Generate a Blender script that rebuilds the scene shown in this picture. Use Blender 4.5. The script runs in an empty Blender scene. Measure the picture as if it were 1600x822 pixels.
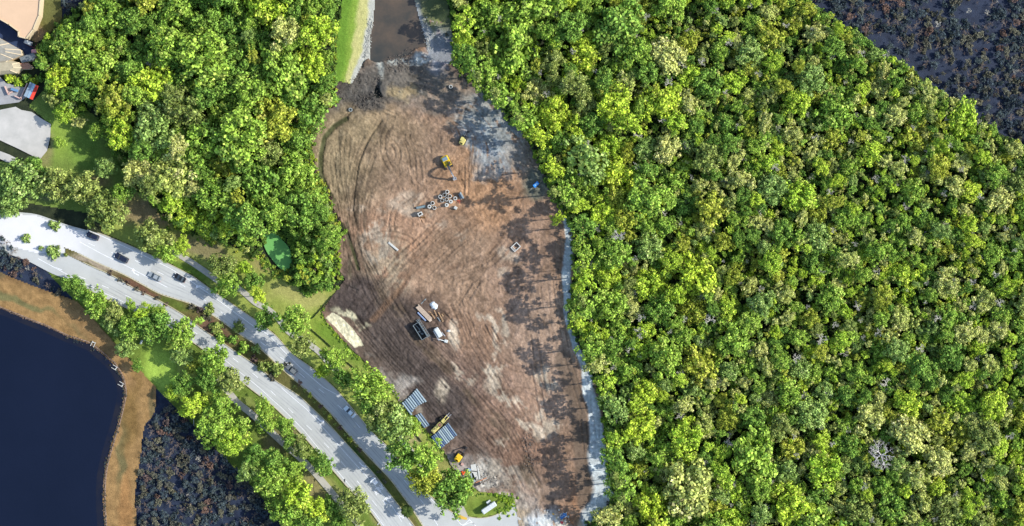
import bpy, bmesh, math, random
import numpy as np
from mathutils import Vector, Matrix, Euler
R_ = random.Random(7)
NR = np.random.default_rng(11)
PI = math.pi
# ------------------------------------------------------------------ camera, world, sun, exposure
S = 0.22            # metres per photo pixel on the ground
CAMH = 620.0
sc = bpy.context.scene
cam_d = bpy.data.cameras.new("camera"); cam = bpy.data.objects.new("camera", cam_d)
sc.collection.objects.link(cam); sc.camera = cam
cam.location = (0, 0, CAMH)
cam_d.sensor_width = 36.0
cam_d.lens = 36.0 * CAMH / (1600 * S)
cam_d.clip_start = 1.0; cam_d.clip_end = 6000
SUN_EL, SUN_AZ = math.radians(37), math.radians(5)      # azimuth measured from +X (east) to +Y (north)
sund = Vector((math.cos(SUN_EL)*math.cos(SUN_AZ), math.cos(SUN_EL)*math.sin(SUN_AZ), math.sin(SUN_EL)))
ld = bpy.data.lights.new("sun", 'SUN'); ld.energy = 3.4; ld.angle = math.radians(0.5); ld.color = (1.0, 0.955, 0.88)
sun = bpy.data.objects.new("sun", ld); sc.collection.objects.link(sun)
sun.rotation_euler = sund.to_track_quat('Z', 'Y').to_euler(); sun.location = (100, 0, 200)
w = bpy.data.worlds.new("World"); sc.world = w; w.use_nodes = True
nt = w.node_tree; nt.nodes.clear()
bg = nt.nodes.new('ShaderNodeBackground'); sky = nt.nodes.new('ShaderNodeTexSky'); wo = nt.nodes.new('ShaderNodeOutputWorld')
sky.sky_type = 'NISHITA'; sky.sun_disc = False; sky.sun_elevation = SUN_EL; sky.sun_rotation = math.radians(90) - SUN_AZ
bg.inputs['Strength'].default_value = 0.15
nt.links.new(sky.outputs[0], bg.inputs[0]); nt.links.new(bg.outputs[0], wo.inputs[0])
sc.view_settings.view_transform = 'Standard'; sc.view_settings.look = 'None'
sc.view_settings.exposure = 0.90; sc.view_settings.gamma = 1.0
KL = 1.45           # brightness a horizontal sunlit white surface reaches, used to turn photo colours into base colours
C = sc.collection

# ------------------------------------------------------------------ helpers
def lin(c):
    c = np.asarray(c, dtype=float)/255.0
    return np.where(c <= 0.04045, c/12.92, ((c+0.055)/1.055)**2.4)
def alb(r, g, b, k=1.0):
    a = lin((r, g, b))/KL*k
    return tuple(float(min(v, 0.82)) for v in a)
def P(px, py, z=0.0):
    f = (CAMH - z)/CAMH
    return Vector(((px-800)*S*f, (411-py)*S*f, z))
def ang(dx, dy):            # heading from a direction on the photo
    return math.atan2(-dy, dx)
def tagp(o, label=None, cat=None, group=None, kind=None):
    if label: o['label'] = label
    if cat: o['category'] = cat
    if group: o['group'] = group
    if kind: o['kind'] = kind
    return o
def empty(name, loc, rz=0, label=None, cat=None, group=None):
    o = bpy.data.objects.new(name, None); C.objects.link(o); o.empty_display_size = 0.3
    o.location = loc; o.rotation_euler = (0, 0, rz)
    return tagp(o, label, cat, group)
def obj(name, me, parent=None, mat=None):
    o = bpy.data.objects.new(name, me); C.objects.link(o)
    if parent: o.parent = parent
    if mat and not me.materials: me.materials.append(mat)
    return o

def _hash(ix, iy, seed):
    n = (ix.astype(np.int64)*374761393 + iy.astype(np.int64)*668265263 + seed*974711) & 0x7fffffff
    n = ((n ^ (n >> 13))*1274126177) & 0x7fffffff
    return ((n ^ (n >> 16)) & 0xffff)/65535.0
def vnoise(x, y, seed=0):
    x = np.asarray(x, float); y = np.asarray(y, float)
    ix = np.floor(x); iy = np.floor(y); fx = x-ix; fy = y-iy
    fx = fx*fx*(3-2*fx); fy = fy*fy*(3-2*fy)
    a = _hash(ix, iy, seed); b = _hash(ix+1, iy, seed); c = _hash(ix, iy+1, seed); d = _hash(ix+1, iy+1, seed)
    return (a*(1-fx)+b*fx)*(1-fy)+(c*(1-fx)+d*fx)*fy
def fbm(x, y, sc_, oct=4, seed=0):
    x = np.asarray(x, float)/sc_; y = np.asarray(y, float)/sc_
    t = np.zeros_like(x); a = 0.5; tot = 0
    for i in range(oct):
        t += a*vnoise(x*2**i, y*2**i, seed+i*17); tot += a; a *= 0.5
    return t/tot
def pip(x, y, poly):
    p = np.asarray(poly, float); inside = np.zeros(x.shape, bool); n = len(p)
    for i in range(n):
        x0, y0 = p[i]; x1, y1 = p[(i+1) % n]
        if y0 == y1: continue
        c = ((y0 > y) != (y1 > y)) & (x < (x1-x0)*(y-y0)/(y1-y0)+x0)
        inside ^= c
    return inside
def sstep(a, b, x):
    t = np.clip((x-a)/(b-a), 0, 1); return t*t*(3-2*t)

def new_mat(name, col, rough=0.8, spec=0.3, metal=0.0, vary=0.0, vscale=1.0, bump=0.0, bscale=3.0, col2=None, attr=None, fine=0.0):
    m = bpy.data.materials.new(name); m.use_nodes = True; n = m.node_tree; b = n.nodes['Principled BSDF']
    b.inputs['Roughness'].default_value = rough; b.inputs['Specular IOR Level'].default_value = spec; b.inputs['Metallic'].default_value = metal
    geo = n.nodes.new('ShaderNodeNewGeometry')
    src = None
    if attr:
        a = n.nodes.new('ShaderNodeVertexColor'); a.layer_name = attr; src = a.outputs['Color']
    elif vary > 0 or col2:
        ns = n.nodes.new('ShaderNodeTexNoise'); ns.inputs['Scale'].default_value = vscale; ns.inputs['Detail'].default_value = 6; ns.inputs['Roughness'].default_value = 0.65
        n.links.new(geo.outputs['Position'], ns.inputs['Vector'])
        rp = n.nodes.new('ShaderNodeValToRGB'); rp.color_ramp.elements[0].position = 0.35; rp.color_ramp.elements[1].position = 0.65
        c2 = col2 if col2 else tuple(v*(1-vary) for v in col)
        rp.color_ramp.elements[0].color = (*c2, 1); rp.color_ramp.elements[1].color = (*col, 1)
        n.links.new(ns.outputs['Fac'], rp.inputs['Fac']); src = rp.outputs['Color']
    if fine > 0:
        ns2 = n.nodes.new('ShaderNodeTexNoise'); ns2.inputs['Scale'].default_value = 4.0; ns2.inputs['Detail'].default_value = 4
        n.links.new(geo.outputs['Position'], ns2.inputs['Vector'])
        mr = n.nodes.new('ShaderNodeMapRange'); mr.inputs['From Min'].default_value = 0.3; mr.inputs['From Max'].default_value = 0.7
        mr.inputs['To Min'].default_value = 1-fine; mr.inputs['To Max'].default_value = 1+fine
        n.links.new(ns2.outputs['Fac'], mr.inputs['Value'])
        mx = n.nodes.new('ShaderNodeVectorMath'); mx.operation = 'SCALE'
        if src is None:
            mx.inputs[0].default_value = col
        else: n.links.new(src, mx.inputs[0])
        n.links.new(mr.outputs[0], mx.inputs['Scale']); src = mx.outputs[0]
    if src is None: b.inputs['Base Color'].default_value = (*col, 1)
    else: n.links.new(src, b.inputs['Base Color'])
    if bump > 0:
        bn = n.nodes.new('ShaderNodeTexNoise'); bn.inputs['Scale'].default_value = bscale; bn.inputs['Detail'].default_value = 5
        n.links.new(geo.outputs['Position'], bn.inputs['Vector'])
        bp = n.nodes.new('ShaderNodeBump'); bp.inputs['Strength'].default_value = 1.0; bp.inputs['Distance'].default_value = bump
        n.links.new(bn.outputs['Fac'], bp.inputs['Height']); n.links.new(bp.outputs[0], b.inputs['Normal'])
    return m
_mc = {}
def M(name, col=None, **k):
    if name not in _mc: _mc[name] = new_mat(name, col, **k)
    return _mc[name]

class MB:
    """collects simple solids into one mesh"""
    def __init__(s): s.v = []; s.f = []; s.sm = []
    def add(s, vs, fs, smooth=False):
        k = len(s.v); s.v += [tuple(v) for v in vs]; s.f += [tuple(i+k for i in f) for f in fs]; s.sm += [smooth]*len(fs); return s
    def box(s, c, d, rz=0, taper=1.0, rx=0, ry=0, bev=0.0):
        x, y, z = d[0]/2, d[1]/2, d[2]/2; m = Matrix.Translation(c) @ Euler((rx, ry, rz)).to_matrix().to_4x4()
        if bev > 0:
            b = min(bev, x*.9, y*.9, z*.9); ring = []
            lay = [(-z, -b), (-z+b, 0), (z-b, 0), (z, -b)]
            for zz, o in lay:
                X, Y = x+o, y+o
                t = taper if zz > 0 else 1
                ring += [(X*t-b, -Y*t, zz), (X*t, -Y*t+b, zz), (X*t, Y*t-b, zz), (X*t-b, Y*t, zz), (-X*t+b, Y*t, zz), (-X*t, Y*t-b, zz), (-X*t, -Y*t+b, zz), (-X*t+b, -Y*t, zz)]
            fs = [tuple(range(7, -1, -1)), tuple(range(24, 32))]
            for l in range(3):
                for i in range(8): fs.append((l*8+i, l*8+(i+1) % 8, l*8+8+(i+1) % 8, l*8+8+i))
            return s.add([m @ Vector(p) for p in ring], fs)
        vs = [m @ Vector(p) for p in ((-x, -y, -z), (x, -y, -z), (x, y, -z), (-x, y, -z), (-x*taper, -y*taper, z), (x*taper, -y*taper, z), (x*taper, y*taper, z), (-x*taper, y*taper, z))]
        return s.add(vs, [(3, 2, 1, 0), (4, 5, 6, 7), (0, 1, 5, 4), (1, 2, 6, 5), (2, 3, 7, 6), (3, 0, 4, 7)])
    def tube(s, a, b, r, r2=None, n=10, caps=True):
        a = Vector(a); b = Vector(b); d = (b-a)
        if d.length < 1e-6: return s
        q = d.to_track_quat('Z', 'Y').to_matrix(); r2 = r if r2 is None else r2
        vs = [a + q @ Vector((math.cos(2*PI*i/n)*r, math.sin(2*PI*i/n)*r, 0)) for i in range(n)] + [b + q @ Vector((math.cos(2*PI*i/n)*r2, math.sin(2*PI*i/n)*r2, 0)) for i in range(n)]
        fs = [(i, (i+1) % n, n+(i+1) % n, n+i) for i in range(n)]
        s.add(vs, fs, True)
        if caps: s.add(vs, [tuple(range(n-1, -1, -1)), tuple(range(n, 2*n))])
        return s
    def pipe(s, a, b, ro, ri, n=16):
        a = Vector(a); b = Vector(b); q = (b-a).to_track_quat('Z', 'Y').to_matrix()
        vs = []
        for p, r in ((a, ro), (b, ro), (b, ri), (a, ri)):
            vs += [p + q @ Vector((math.cos(2*PI*i/n)*r, math.sin(2*PI*i/n)*r, 0)) for i in range(n)]
        fs = []
        for l in range(4):
            for i in range(n): fs.append((l*n+i, l*n+(i+1) % n, ((l+1) % 4)*n+(i+1) % n, ((l+1) % 4)*n+i))
        return s.add(vs, fs)
    def bars(s, pts, w_, h_):
        for a, b in zip(pts[:-1], pts[1:]):
            a = Vector(a); b = Vector(b); d = b-a; L = d.length
            q = d.to_track_quat('X', 'Z').to_matrix().to_4x4(); m = Matrix.Translation((a+b)/2) @ q
            x, y, z = L/2+w_*.3, w_/2, h_/2
            s.add([m @ Vector(p) for p in ((-x, -y, -z), (x, -y, -z), (x, y, -z), (-x, y, -z), (-x, -y, z), (x, -y, z), (x, y, z), (-x, y, z))],
                  [(3, 2, 1, 0), (4, 5, 6, 7), (0, 1, 5, 4), (1, 2, 6, 5), (2, 3, 7, 6), (3, 0, 4, 7)])
        return s
    def prism(s, poly, z0, z1):        # poly: world xy list, counter clockwise
        n = len(poly); vs = [(p[0], p[1], z0) for p in poly]+[(p[0], p[1], z1) for p in poly]
        return s.add(vs, [tuple(range(n-1, -1, -1)), tuple(range(n, 2*n))]+[(i, (i+1) % n, n+(i+1) % n, n+i) for i in range(n)])
    def loft(s, secs):                 # list of (x, [(y,z),...]) rings with equal counts
        n = len(secs[0][1]); vs = []
        for x, ring in secs: vs += [(x, y, z) for y, z in ring]
        fs = []
        for l in range(len(secs)-1):
            for i in range(n): fs.append((l*n+i, l*n+(i+1) % n, (l+1)*n+(i+1) % n, (l+1)*n+i))
        fs.append(tuple(range(n-1, -1, -1))); fs.append(tuple(range((len(secs)-1)*n, len(secs)*n)))
        return s.add(vs, fs, False)
    def mesh(s, name):
        me = bpy.data.meshes.new(name); me.from_pydata(s.v, [], s.f)
        me.polygons.foreach_set('use_smooth', s.sm); me.update(); return me
    def build(s, name, mat, parent=None):
        me = s.mesh(name); me.materials.append(mat)
        bm = bmesh.new(); bm.from_mesh(me); bmesh.ops.recalc_face_normals(bm, faces=bm.faces); bm.to_mesh(me); bm.free()
        return obj(name, me, parent)

def flat(name, poly, z, mat, kind='structure', thick=0.0):
    me = bpy.data.meshes.new(name); bm = bmesh.new()
    vs = [bm.verts.new(((x-800)*S, (411-y)*S, z)) for x, y in poly]
    f = bm.faces.new(vs)
    if f.normal.z < 0: f.normal_flip()
    f.normal_update()
    if f.normal.z < 0: f.normal_flip()
    bmesh.ops.triangulate(bm, faces=bm.faces[:]); bm.to_mesh(me); bm.free(); me.materials.append(mat)
    o = obj(name, me)
    if kind: o['kind'] = kind
    return o
def resample(pts, step):
    p = np.asarray(pts, float); d = np.r_[0, np.cumsum(np.hypot(*np.diff(p, axis=0).T))]
    n = max(2, int(round(d[-1]/step))+1); t = np.linspace(0, d[-1], n)
    return np.c_[np.interp(t, d, p[:, 0]), np.interp(t, d, p[:, 1])]
def smooth(pts, step=6, it=3):
    q = resample(pts, step)
    for _ in range(it):
        r = q.copy(); r[1:-1] = (q[:-2]+2*q[1:-1]+q[2:])/4; q = r
    return q
def ribbon_mb(mb, pts, wpx, z0, z1=None, off=0.0):
    q = np.asarray(pts, float); t = np.gradient(q, axis=0); t /= np.maximum(np.hypot(t[:, 0], t[:, 1])[:, None], 1e-9)
    nn = np.c_[-t[:, 1], t[:, 0]]; a = q+nn*(off-wpx/2); b = q+nn*(off+wpx/2)
    W = lambda p, z: ((p[0]-800)*S, (411-p[1])*S, z)
    for i in range(len(q)-1):
        if z1 is None: mb.add([W(a[i], z0), W(a[i+1], z0), W(b[i+1], z0), W(b[i], z0)], [(0, 1, 2, 3)])
        else:
            mb.add([W(a[i], z0), W(a[i+1], z0), W(b[i+1], z0), W(b[i], z0), W(a[i], z1), W(a[i+1], z1), W(b[i+1], z1), W(b[i], z1)],
                   [(4, 5, 6, 7), (0, 1, 5, 4), (3, 2, 6, 7)])
    return mb

# painted grids: open ground with real relief; colour is the soil's / grass's own
def ellm(X, Y, cx, cy, rx, ry, rot=0, soft=0.35, wx=None, wy=None):
    x = X-cx; y = Y-cy
    if wx is not None: x = x+wx; y = y+wy
    c, s_ = math.cos(math.radians(rot)), math.sin(math.radians(rot))
    u = (x*c+y*s_)/rx; v = (-x*s_+y*c)/ry; d = np.sqrt(u*u+v*v)
    return 1-sstep(1-soft, 1+soft, d)
def grid_mesh(name, poly, res, colf, hf, mat, parent=None, z=0.1, kind='structure', warp=0.0):
    p = np.asarray(poly, float); st = res/S
    xs = np.arange(p[:, 0].min(), p[:, 0].max()+st, st); ys = np.arange(p[:, 1].min(), p[:, 1].max()+st, st)
    X, Y = np.meshgrid(xs, ys); ny, nx = X.shape
    cx = (X[:-1, :-1]+X[1:, 1:])/2; cy = (Y[:-1, :-1]+Y[1:, 1:])/2
    if warp > 0:
        cx = cx+(fbm(cx, cy, 14, 4, 5)-.5)*warp*2; cy = cy+(fbm(cx, cy, 14, 4, 9)-.5)*warp*2
    keep = pip(cx, cy, poly)
    col = colf(X, Y); h = hf(X, Y, col)+z
    idx = np.arange(ny*nx).reshape(ny, nx)
    q = np.stack([idx[:-1, :-1][keep], idx[1:, :-1][keep], idx[1:, 1:][keep], idx[:-1, 1:][keep]], 1)
    used = np.unique(q); remap = np.full(ny*nx, -1); remap[used] = np.arange(len(used)); q = remap[q]
    co = np.stack([(X.ravel()-800)*S, (411-Y.ravel())*S, h.ravel()], 1)[used]
    cc = col.reshape(-1, 3)[used]
    me = bpy.data.meshes.new(name); me.vertices.add(len(co)); me.vertices.foreach_set('co', co.ravel())
    me.loops.add(q.size); me.loops.foreach_set('vertex_index', q.ravel().astype(np.int32))
    me.polygons.add(len(q)); me.polygons.foreach_set('loop_start', np.arange(0, q.size, 4, dtype=np.int32))
    me.polygons.foreach_set('use_smooth', np.ones(len(q), bool))
    me.update(calc_edges=True)
    ca = me.color_attributes.new('Col', 'FLOAT_COLOR', 'POINT')
    ca.data.foreach_set('color', np.c_[np.clip(cc, 0, .85), np.ones(len(cc))].ravel())
    me.materials.append(mat)
    o = obj(name, me, parent)
    if kind: o['kind'] = kind
    return o

# ------------------------------------------------------------------ outlines, traced on the plan (photo pixels; 1 px = 0.22 m)
SITE = [(576,60),(574,92),(562,108),(550,131),(524,126),(525,158),(508,174),(492,190),(487,205),(489,240),(494,268),(508,290),(517,303),(512,316),(521,325),(533,345),(540,365),(527,380),(529,405),(532,425),(540,436),(531,448),(519,463),(503,487),(510,502),(550,546),(563,558),(587,583),(607,601),(630,638),(650,651),(670,676),(685,698),(698,711),(704,726),(716,741),(736,758),(750,768),(776,771),(800,776),(806,790),(812,830),(815,900),
        (905,900),(914,822),(930,812),(950,795),(960,782),(960,774),(951,740),(946,690),(941,640),(934,610),(923,580),(902,532),(890,506),(893,447),(897,410),(896,390),(893,356),(877,326),(864,312),(851,277),(837,243),(816,206),(798,192),(783,168),(761,152),(756,133),(727,122),(712,100),(708,60),(700,30),(660,30),(652,60)]
POND = [(586,-60),(586,0),(584,30),(578,60),(575,80),(578,94),(588,98),(598,96),(612,93),(624,90),(640,86),(648,77),(656,74),(668,73),(662,50),(654,24),(648,0),(646,-60)]
BANK = [(537,-60),(535,0),(531,30),(526,66),(525,90),(524,126),(550,131),(560,114),(568,97),(578,94),(578,60),(584,30),(586,0),(588,-60)]
NEBANK = [(646,-60),(648,0),(654,24),(662,50),(668,73),(668,90),(700,100),(712,100),(708,60),(702,20),(700,0),(700,-60)]
UP_N = [(-200,300),(-60,318),(0,329),(57,334),(107,352),(160,366),(212,388),(255,408),(300,431),(337,458),(400,501),(432,525),(455,553),(487,575),(517,601),(530,614),(555,644),(575,670),(610,702),(645,745),(675,778),(710,804),(750,811),(775,806),(800,790),(806,780)]
UP_S = [(-200,330),(-60,352),(0,362),(60,372),(100,386),(124,396),(150,409),(200,431),(250,459),(300,474),(337,494),(375,522),(400,537),(447,581),(485,614),(515,642),(555,690),(590,727),(610,747),(645,795),(662,822),(700,900)]
LO_N = [(-60,362),(0,374),(60,384),(100,395),(140,415),(175,430),(212,452),(250,470),(287,492),(317,515),(350,537),(400,571),(430,595),(467,618),(512,661),(550,703),(585,741),(612,776),(646,820),(690,890)]
LO_S = [(-60,380),(0,392),(45,408),(82,428),(115,440),(150,458),(200,482),(240,498),(275,516),(315,543),(360,581),(400,613),(425,631),(460,665),(485,692),(517,730),(545,762),(575,792),(597,822),(650,900)]
upn, ups, lon, los = smooth(UP_N), smooth(UP_S), smooth(LO_N), smooth(LO_S)
DIAG_LL = [(-60,272),(0,344),(60,410),(110,461),(162,516),(207,566),(254,614),(300,660),(350,712),(400,766),(450,822),(520,900)]
LAKE = [(-300,440),(-100,455),(0,482),(37,497),(75,512),(107,527),(140,537),(160,553),(180,571),(191,592),(195,615),(190,640),(185,660),(178,682),(172,702),(166,725),(162,747),(161,785),(164,830),(170,920),(-300,920)]
LAKEBANK = [(-300,395),(-60,410),(0,424),(15,432),(45,444),(75,455),(105,465),(122,472),(162,516),(207,566),(243,603),(245,630),(240,648),(226,665),(222,690),(220,715),(214,750),(211,775),(215,830),(222,920),(-300,920)]
# ------------------------------------------------------------------ the setting: flat sheets
m_floor = new_mat('leaf_litter', alb(58, 66, 38), vary=.5, vscale=.35, bump=.15, bscale=2, col2=alb(28, 40, 20))
m_dimmed_swamp = new_mat('dimmed_ground', alb(44, 56, 78), rough=.8, col2=alb(28, 38, 58), vscale=.35, bump=.12, fine=.25)  # overlay dimming of the corners painted into this dark blue ground
flat('forest_floor', [(-9000, -9000), (10600, -9000), (10600, 9800), (-9000, 9800)], 0.0, m_floor)
flat('dimmed_swamp_ground', [(x, y) for x, y in DIAG_LL]+[(520, 2500), (-2500, 2500), (-2500, 272)], 0.03, m_dimmed_swamp)
flat('dimmed_swamp_ground', [(1150,-90),(1265,0),(1300,27),(1400,93),(1492,158),(1557,205),(1600,229),(1700,290),(3500,900),(3500,-2500),(1150,-2500)], 0.03, m_dimmed_swamp)
flat('dimmed_swamp_ground', [(96,-200),(94,0),(95,16),(98,34),(112,24),(135,0),(250,-110),(300,-300)], 0.03, m_dimmed_swamp)

vc = new_mat('bare_soil', (1, 1, 1), rough=.95, spec=.12, attr='Col', fine=.16, bump=.06, bscale=5)
vg = new_mat('turf', (1, 1, 1), rough=1, spec=.05, attr='Col', fine=.28, bump=.16, bscale=3.5)

# ---- the cleared site
GUIDES = [[(606,185),(575,240),(558,300),(556,350),(566,400),(592,450),(640,520),(720,600),(790,680),(830,760)],
          [(535,190),(527,260),(540,330),(548,400),(545,440)], [(583,500),(640,430),(700,372),(760,330),(810,290)],
          [(868,330),(872,450),(890,560),(918,650),(925,760)], [(560,490),(620,560),(700,650),(790,740)],
          [(700,470),(755,560),(800,640),(850,720)], [(530,165),(570,158),(620,175)], [(630,190),(650,240),(655,300)],
          [(740,150),(800,220),(850,320)], [(740,240),(735,310)], [(690,440),(720,500),(740,560)], [(830,500),(850,600),(868,700)],
          [(620,110),(680,130),(740,150)], [(620,330),(660,300),(700,255)], [(700,420),(760,400),(800,350)], [(905,620),(912,700),(918,760)]]
def site_fields(X, Y):
    # direction of travel of the machines, interpolated from the routes they drove
    c2 = np.zeros_like(X); s2 = np.zeros_like(X)
    for g in GUIDES:
        q = resample(g, 16); t = np.gradient(q, axis=0)
        for (x, y), (tx, ty) in zip(q, t):
            a = math.atan2(ty, tx); wgt = 1.0/(((X-x)**2+(Y-y)**2)+60)**1.6
            c2 += wgt*math.cos(2*a); s2 += wgt*math.sin(2*a)
    th = 0.5*np.arctan2(s2, c2)+ (fbm(X, Y, 60, 3, 31)-.5)*0.9
    return np.cos(th), np.sin(th)
def lic(X, Y, ux, uy, L, seed, cell):
    out = np.zeros_like(X); tot = 0
    for sgn in (1, -1):
        x = X.copy(); y = Y.copy()
        ny, nx = X.shape; x0, y0, st = X[0, 0], Y[0, 0], X[0, 1]-X[0, 0]
        for k in range(L):
            out += _hash(np.floor(x/cell), np.floor(y/cell), seed); tot += 1
            j = np.clip(((x-x0)/st).astype(int), 0, nx-1); i = np.clip(((y-y0)/st).astype(int), 0, ny-1)
            x = x+sgn*ux[i, j]*st; y = y+sgn*uy[i, j]*st
    out /= tot
    return (out-out.mean())/out.std()
_site = {}
def site_col(X, Y):
    wx = (fbm(X, Y, 34, 5, 3)-.5)*46; wy = (fbm(X, Y, 34, 5, 4)-.5)*46
    ux, uy = site_fields(X, Y)
    l1 = lic(X, Y, ux, uy, 16, 5, 1.3); l2 = lic(X, Y, ux, uy, 26, 8, 3.4)
    l1 *= .55+.9*fbm(X, Y, 30, 3, 61); l2 *= .3+1.3*fbm(X, Y, 50, 3, 62)
    _site['l1'] = l1; _site['l2'] = l2; _site['w'] = (wx, wy)
    col = np.zeros(X.shape+(3,)); col[:] = alb(150, 120, 99)
    def bl(c, cx, cy, rx, ry, rot=0, k=1.0, soft=.45, brk=0.0):
        m = ellm(X, Y, cx, cy, rx, ry, rot, soft, wx, wy)*k
        if brk > 0: m = m*sstep(brk-.12, brk+.12, fbm(X, Y, 12, 4, int(cx+cy) % 97)+.08*l2)
        col[:] = col*(1-m[..., None])+np.array(alb(*c))*m[..., None]
    # NW olive brown, haul road, reddish middle
    bl((148,130,102), 535, 235, 70, 95, 0, .9); bl((158,136,106), 590, 215, 60, 60, 0, .7)
    bl((152,126,104), 650, 290, 90, 100, 20, .7); bl((176,134,100), 755, 310, 80, 60, 30, .75); bl((166,132,108), 690, 330, 60, 40, 20, .5)
    bl((172,132,106), 620, 370, 60, 55, 0, .5); bl((164,120,92), 655, 390, 38, 22, -30, .7, brk=.45); bl((120,95,76), 625, 405, 26, 12, -40, .7)
    bl((168,140,116), 740, 420, 110, 60, 10, .5); bl((146,118,96), 700, 380, 60, 16, -40, .7)
    bl((172,152,128), 600, 425, 34, 55, 15, .8, brk=.36); bl((178,166,150), 590, 380, 24, 30, 0, .6, brk=.45)
    bl((160,130,110), 840, 440, 70, 120, 0, .8); bl((172,144,124), 850, 560, 60, 110, 0, .8)
    # dark haul band lower left
    bl((90,77,70), 550, 470, 45, 50, 40, .97); bl((94,81,74), 630, 520, 74, 62, 40, .97); bl((98,85,79), 700, 620, 124, 62, 42, .97)
    bl((108,92,84), 760, 690, 90, 46, 40, .9); bl((104,90,80), 590, 560, 60, 30, 40, .8); bl((112,95,80), 555, 420, 24, 60, -20, .6)
    bl((124,98,82), 780, 700, 60, 26, 35, .7); bl((146,120,104), 700, 560, 55, 26, 60, .6); bl((132,106,92), 760, 600, 60, 40, 60, .6)
    bl((80,69,65), 550, 466, 44, 30, 40, .9); bl((84,73,68), 690, 628, 84, 30, 42, .75); bl((86,75,70), 610, 545, 60, 26, 42, .7); bl((90,80,76), 690, 640, 46, 18, 40, .5, brk=.5)
    bl((160,128,108), 800, 640, 50, 60, 40, .6); bl((150,116,96), 820, 700, 30, 40, 20, .6)
    for cx, cy, rx, ry, rot in ((768,590,10,34,-32),(757,575,6,12,-30),(775,570,8,5,30),(784,613,7,22,-35),(770,548,6,10,30),(846,590,8,22,-10),(838,640,10,18,0),(826,672,9,9,0),(842,678,9,12,0),(857,665,8,18,0),(724,586,10,22,-20),(716,520,8,20,-10),(763,515,5,26,-20),(780,512,7,20,-20),(805,630,6,22,-30),(812,668,5,16,-30),(782,693,11,9,0),(688,610,10,14,-40),(860,600,14,10,0)):
        bl((208,190,168), cx, cy, rx*1.15, ry, rot, .75, soft=.5, brk=.43)
    for cx, cy, rx, ry in ((650,330,18,8),(716,372,12,8),(680,352,10,6),(795,400,14,10),(793,425,8,6),(600,328,10,12),(560,330,14,8),(718,200,16,12),(741,232,14,12),(630,320,20,14)):
        bl((182,162,142), cx, cy, rx, ry, 0, .7, brk=.42)
    # mud round the pond head, wet grey fill on the north-east
    bl((104,99,92), 640, 125, 95, 42, 5, .9); bl((96,90,84), 560, 140, 45, 32, -20, .95); bl((88,84,80), 600, 150, 60, 16, -5, .7); bl((118,110,100), 700, 150, 60, 30, 20, .5)
    bl((170,148,112), 633, 148, 20, 12, 0, .8, brk=.45); bl((165,140,120), 690, 150, 50, 20, 10, .6, brk=.52); bl((160,136,116), 720, 130, 30, 10, 10, .7, brk=.45)
    bl((150,156,156), 775, 200, 62, 46, 45, .85, brk=.36); bl((158,160,158), 740, 190, 40, 22, 30, .6, brk=.45); bl((146,152,156), 770, 235, 40, 26, 20, .8, brk=.42)
    bl((176,170,160), 745, 158, 26, 8, 8, .7, brk=.42); bl((150,134,118), 830, 245, 28, 40, -20, .7); bl((170,166,158), 755, 262, 24, 12, 0, .6, brk=.46)
    bl((176,176,168), 592, 110, 9, 16, -10, .8, brk=.36); bl((184,184,176), 640, 92, 40, 6, -8, .8, brk=.42); bl((188,192,190), 655, 84, 14, 10, 0, .8, brk=.4)
    bl((150,148,154), 688, 78, 20, 34, 0, .9); bl((182,186,194), 678, 66, 8, 34, -10, .6, brk=.4); bl((128,118,128), 702, 82, 8, 30, 0, .7, brk=.45)
    bl((112,120,108), 842, 290, 20, 28, -30, .8)
    # cream sand pad, gravel pads, pale spoil in the south
    pm = pip(X+wx*.10, Y+wy*.10, [(509,498),(521,489),(530,494),(548,512),(562,528),(569,541),(562,542),(556,545),(547,536),(530,520)])
    col[pm] = np.array(alb(222,211,178))*(.95+.1*fbm(X, Y, 5, 3, 2))[pm][:, None]
    bl((216,205,172), 548, 502, 22, 9, 28, .95, soft=.3, brk=.40)
    bl((168,158,150), 625, 605, 26, 12, 45, .7, brk=.42); bl((160,148,138), 600, 580, 30, 8, 42, .6, brk=.45); bl((172,162,154), 638, 598, 16, 14, 40, .8)
    bl((178,166,150), 645, 640, 16, 10, 45, .5); bl((164,154,150), 710, 725, 16, 24, -35, .9); bl((176,168,158), 760, 745, 34, 22, 30, .85, brk=.38); bl((190,182,172), 748, 742, 18, 16, 0, .8, brk=.4)
    bl((172,158,142), 800, 745, 50, 16, 30, .7, brk=.45); bl((196,186,172), 805, 778, 16, 10, 0, .8, brk=.38); bl((170,160,150), 745, 762, 20, 8, 20, .7)
    bl((196,192,186), 818, 800, 18, 30, 0, .5); bl((180,158,130), 812, 815, 14, 34, -10, .85)
    bl((214,216,216), 850, 812, 26, 20, 0, .9, brk=.3); bl((206,196,176), 885, 812, 24, 24, 0, .7, brk=.36); bl((226,210,180), 908, 806, 12, 18, 0, .8, brk=.34)
    bl((164,118,86), 888, 785, 22, 26, 0, .8); bl((150,128,112), 850, 770, 45, 28, 0, .6)
    # east swale: pale sand bench and brown graded strip beside it
    sw = np.zeros(X.shape); cl = resample([(889,340),(886,400),(884,440),(884,490),(896,525),(913,570),(923,615),(930,660),(934,700),(937,735),(946,765),(938,790),(925,806)], 6)
    wd = np.interp(np.arange(len(cl)), np.linspace(0, len(cl)-1, 7), [7, 8, 7, 8, 12, 18, 20])
    for (x, y), r in zip(cl, wd):
        sw = np.maximum(sw, 1-sstep(.7, 1.12, np.hypot(X-x+wx*.26, Y-y+wy*.26)/r))
    nz = fbm(X*1.0, Y*2.4, 9, 4, 77)[..., None]
    swc = np.array(alb(206,212,214))*(.62+.8*nz)
    br = np.zeros(X.shape)
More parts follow.
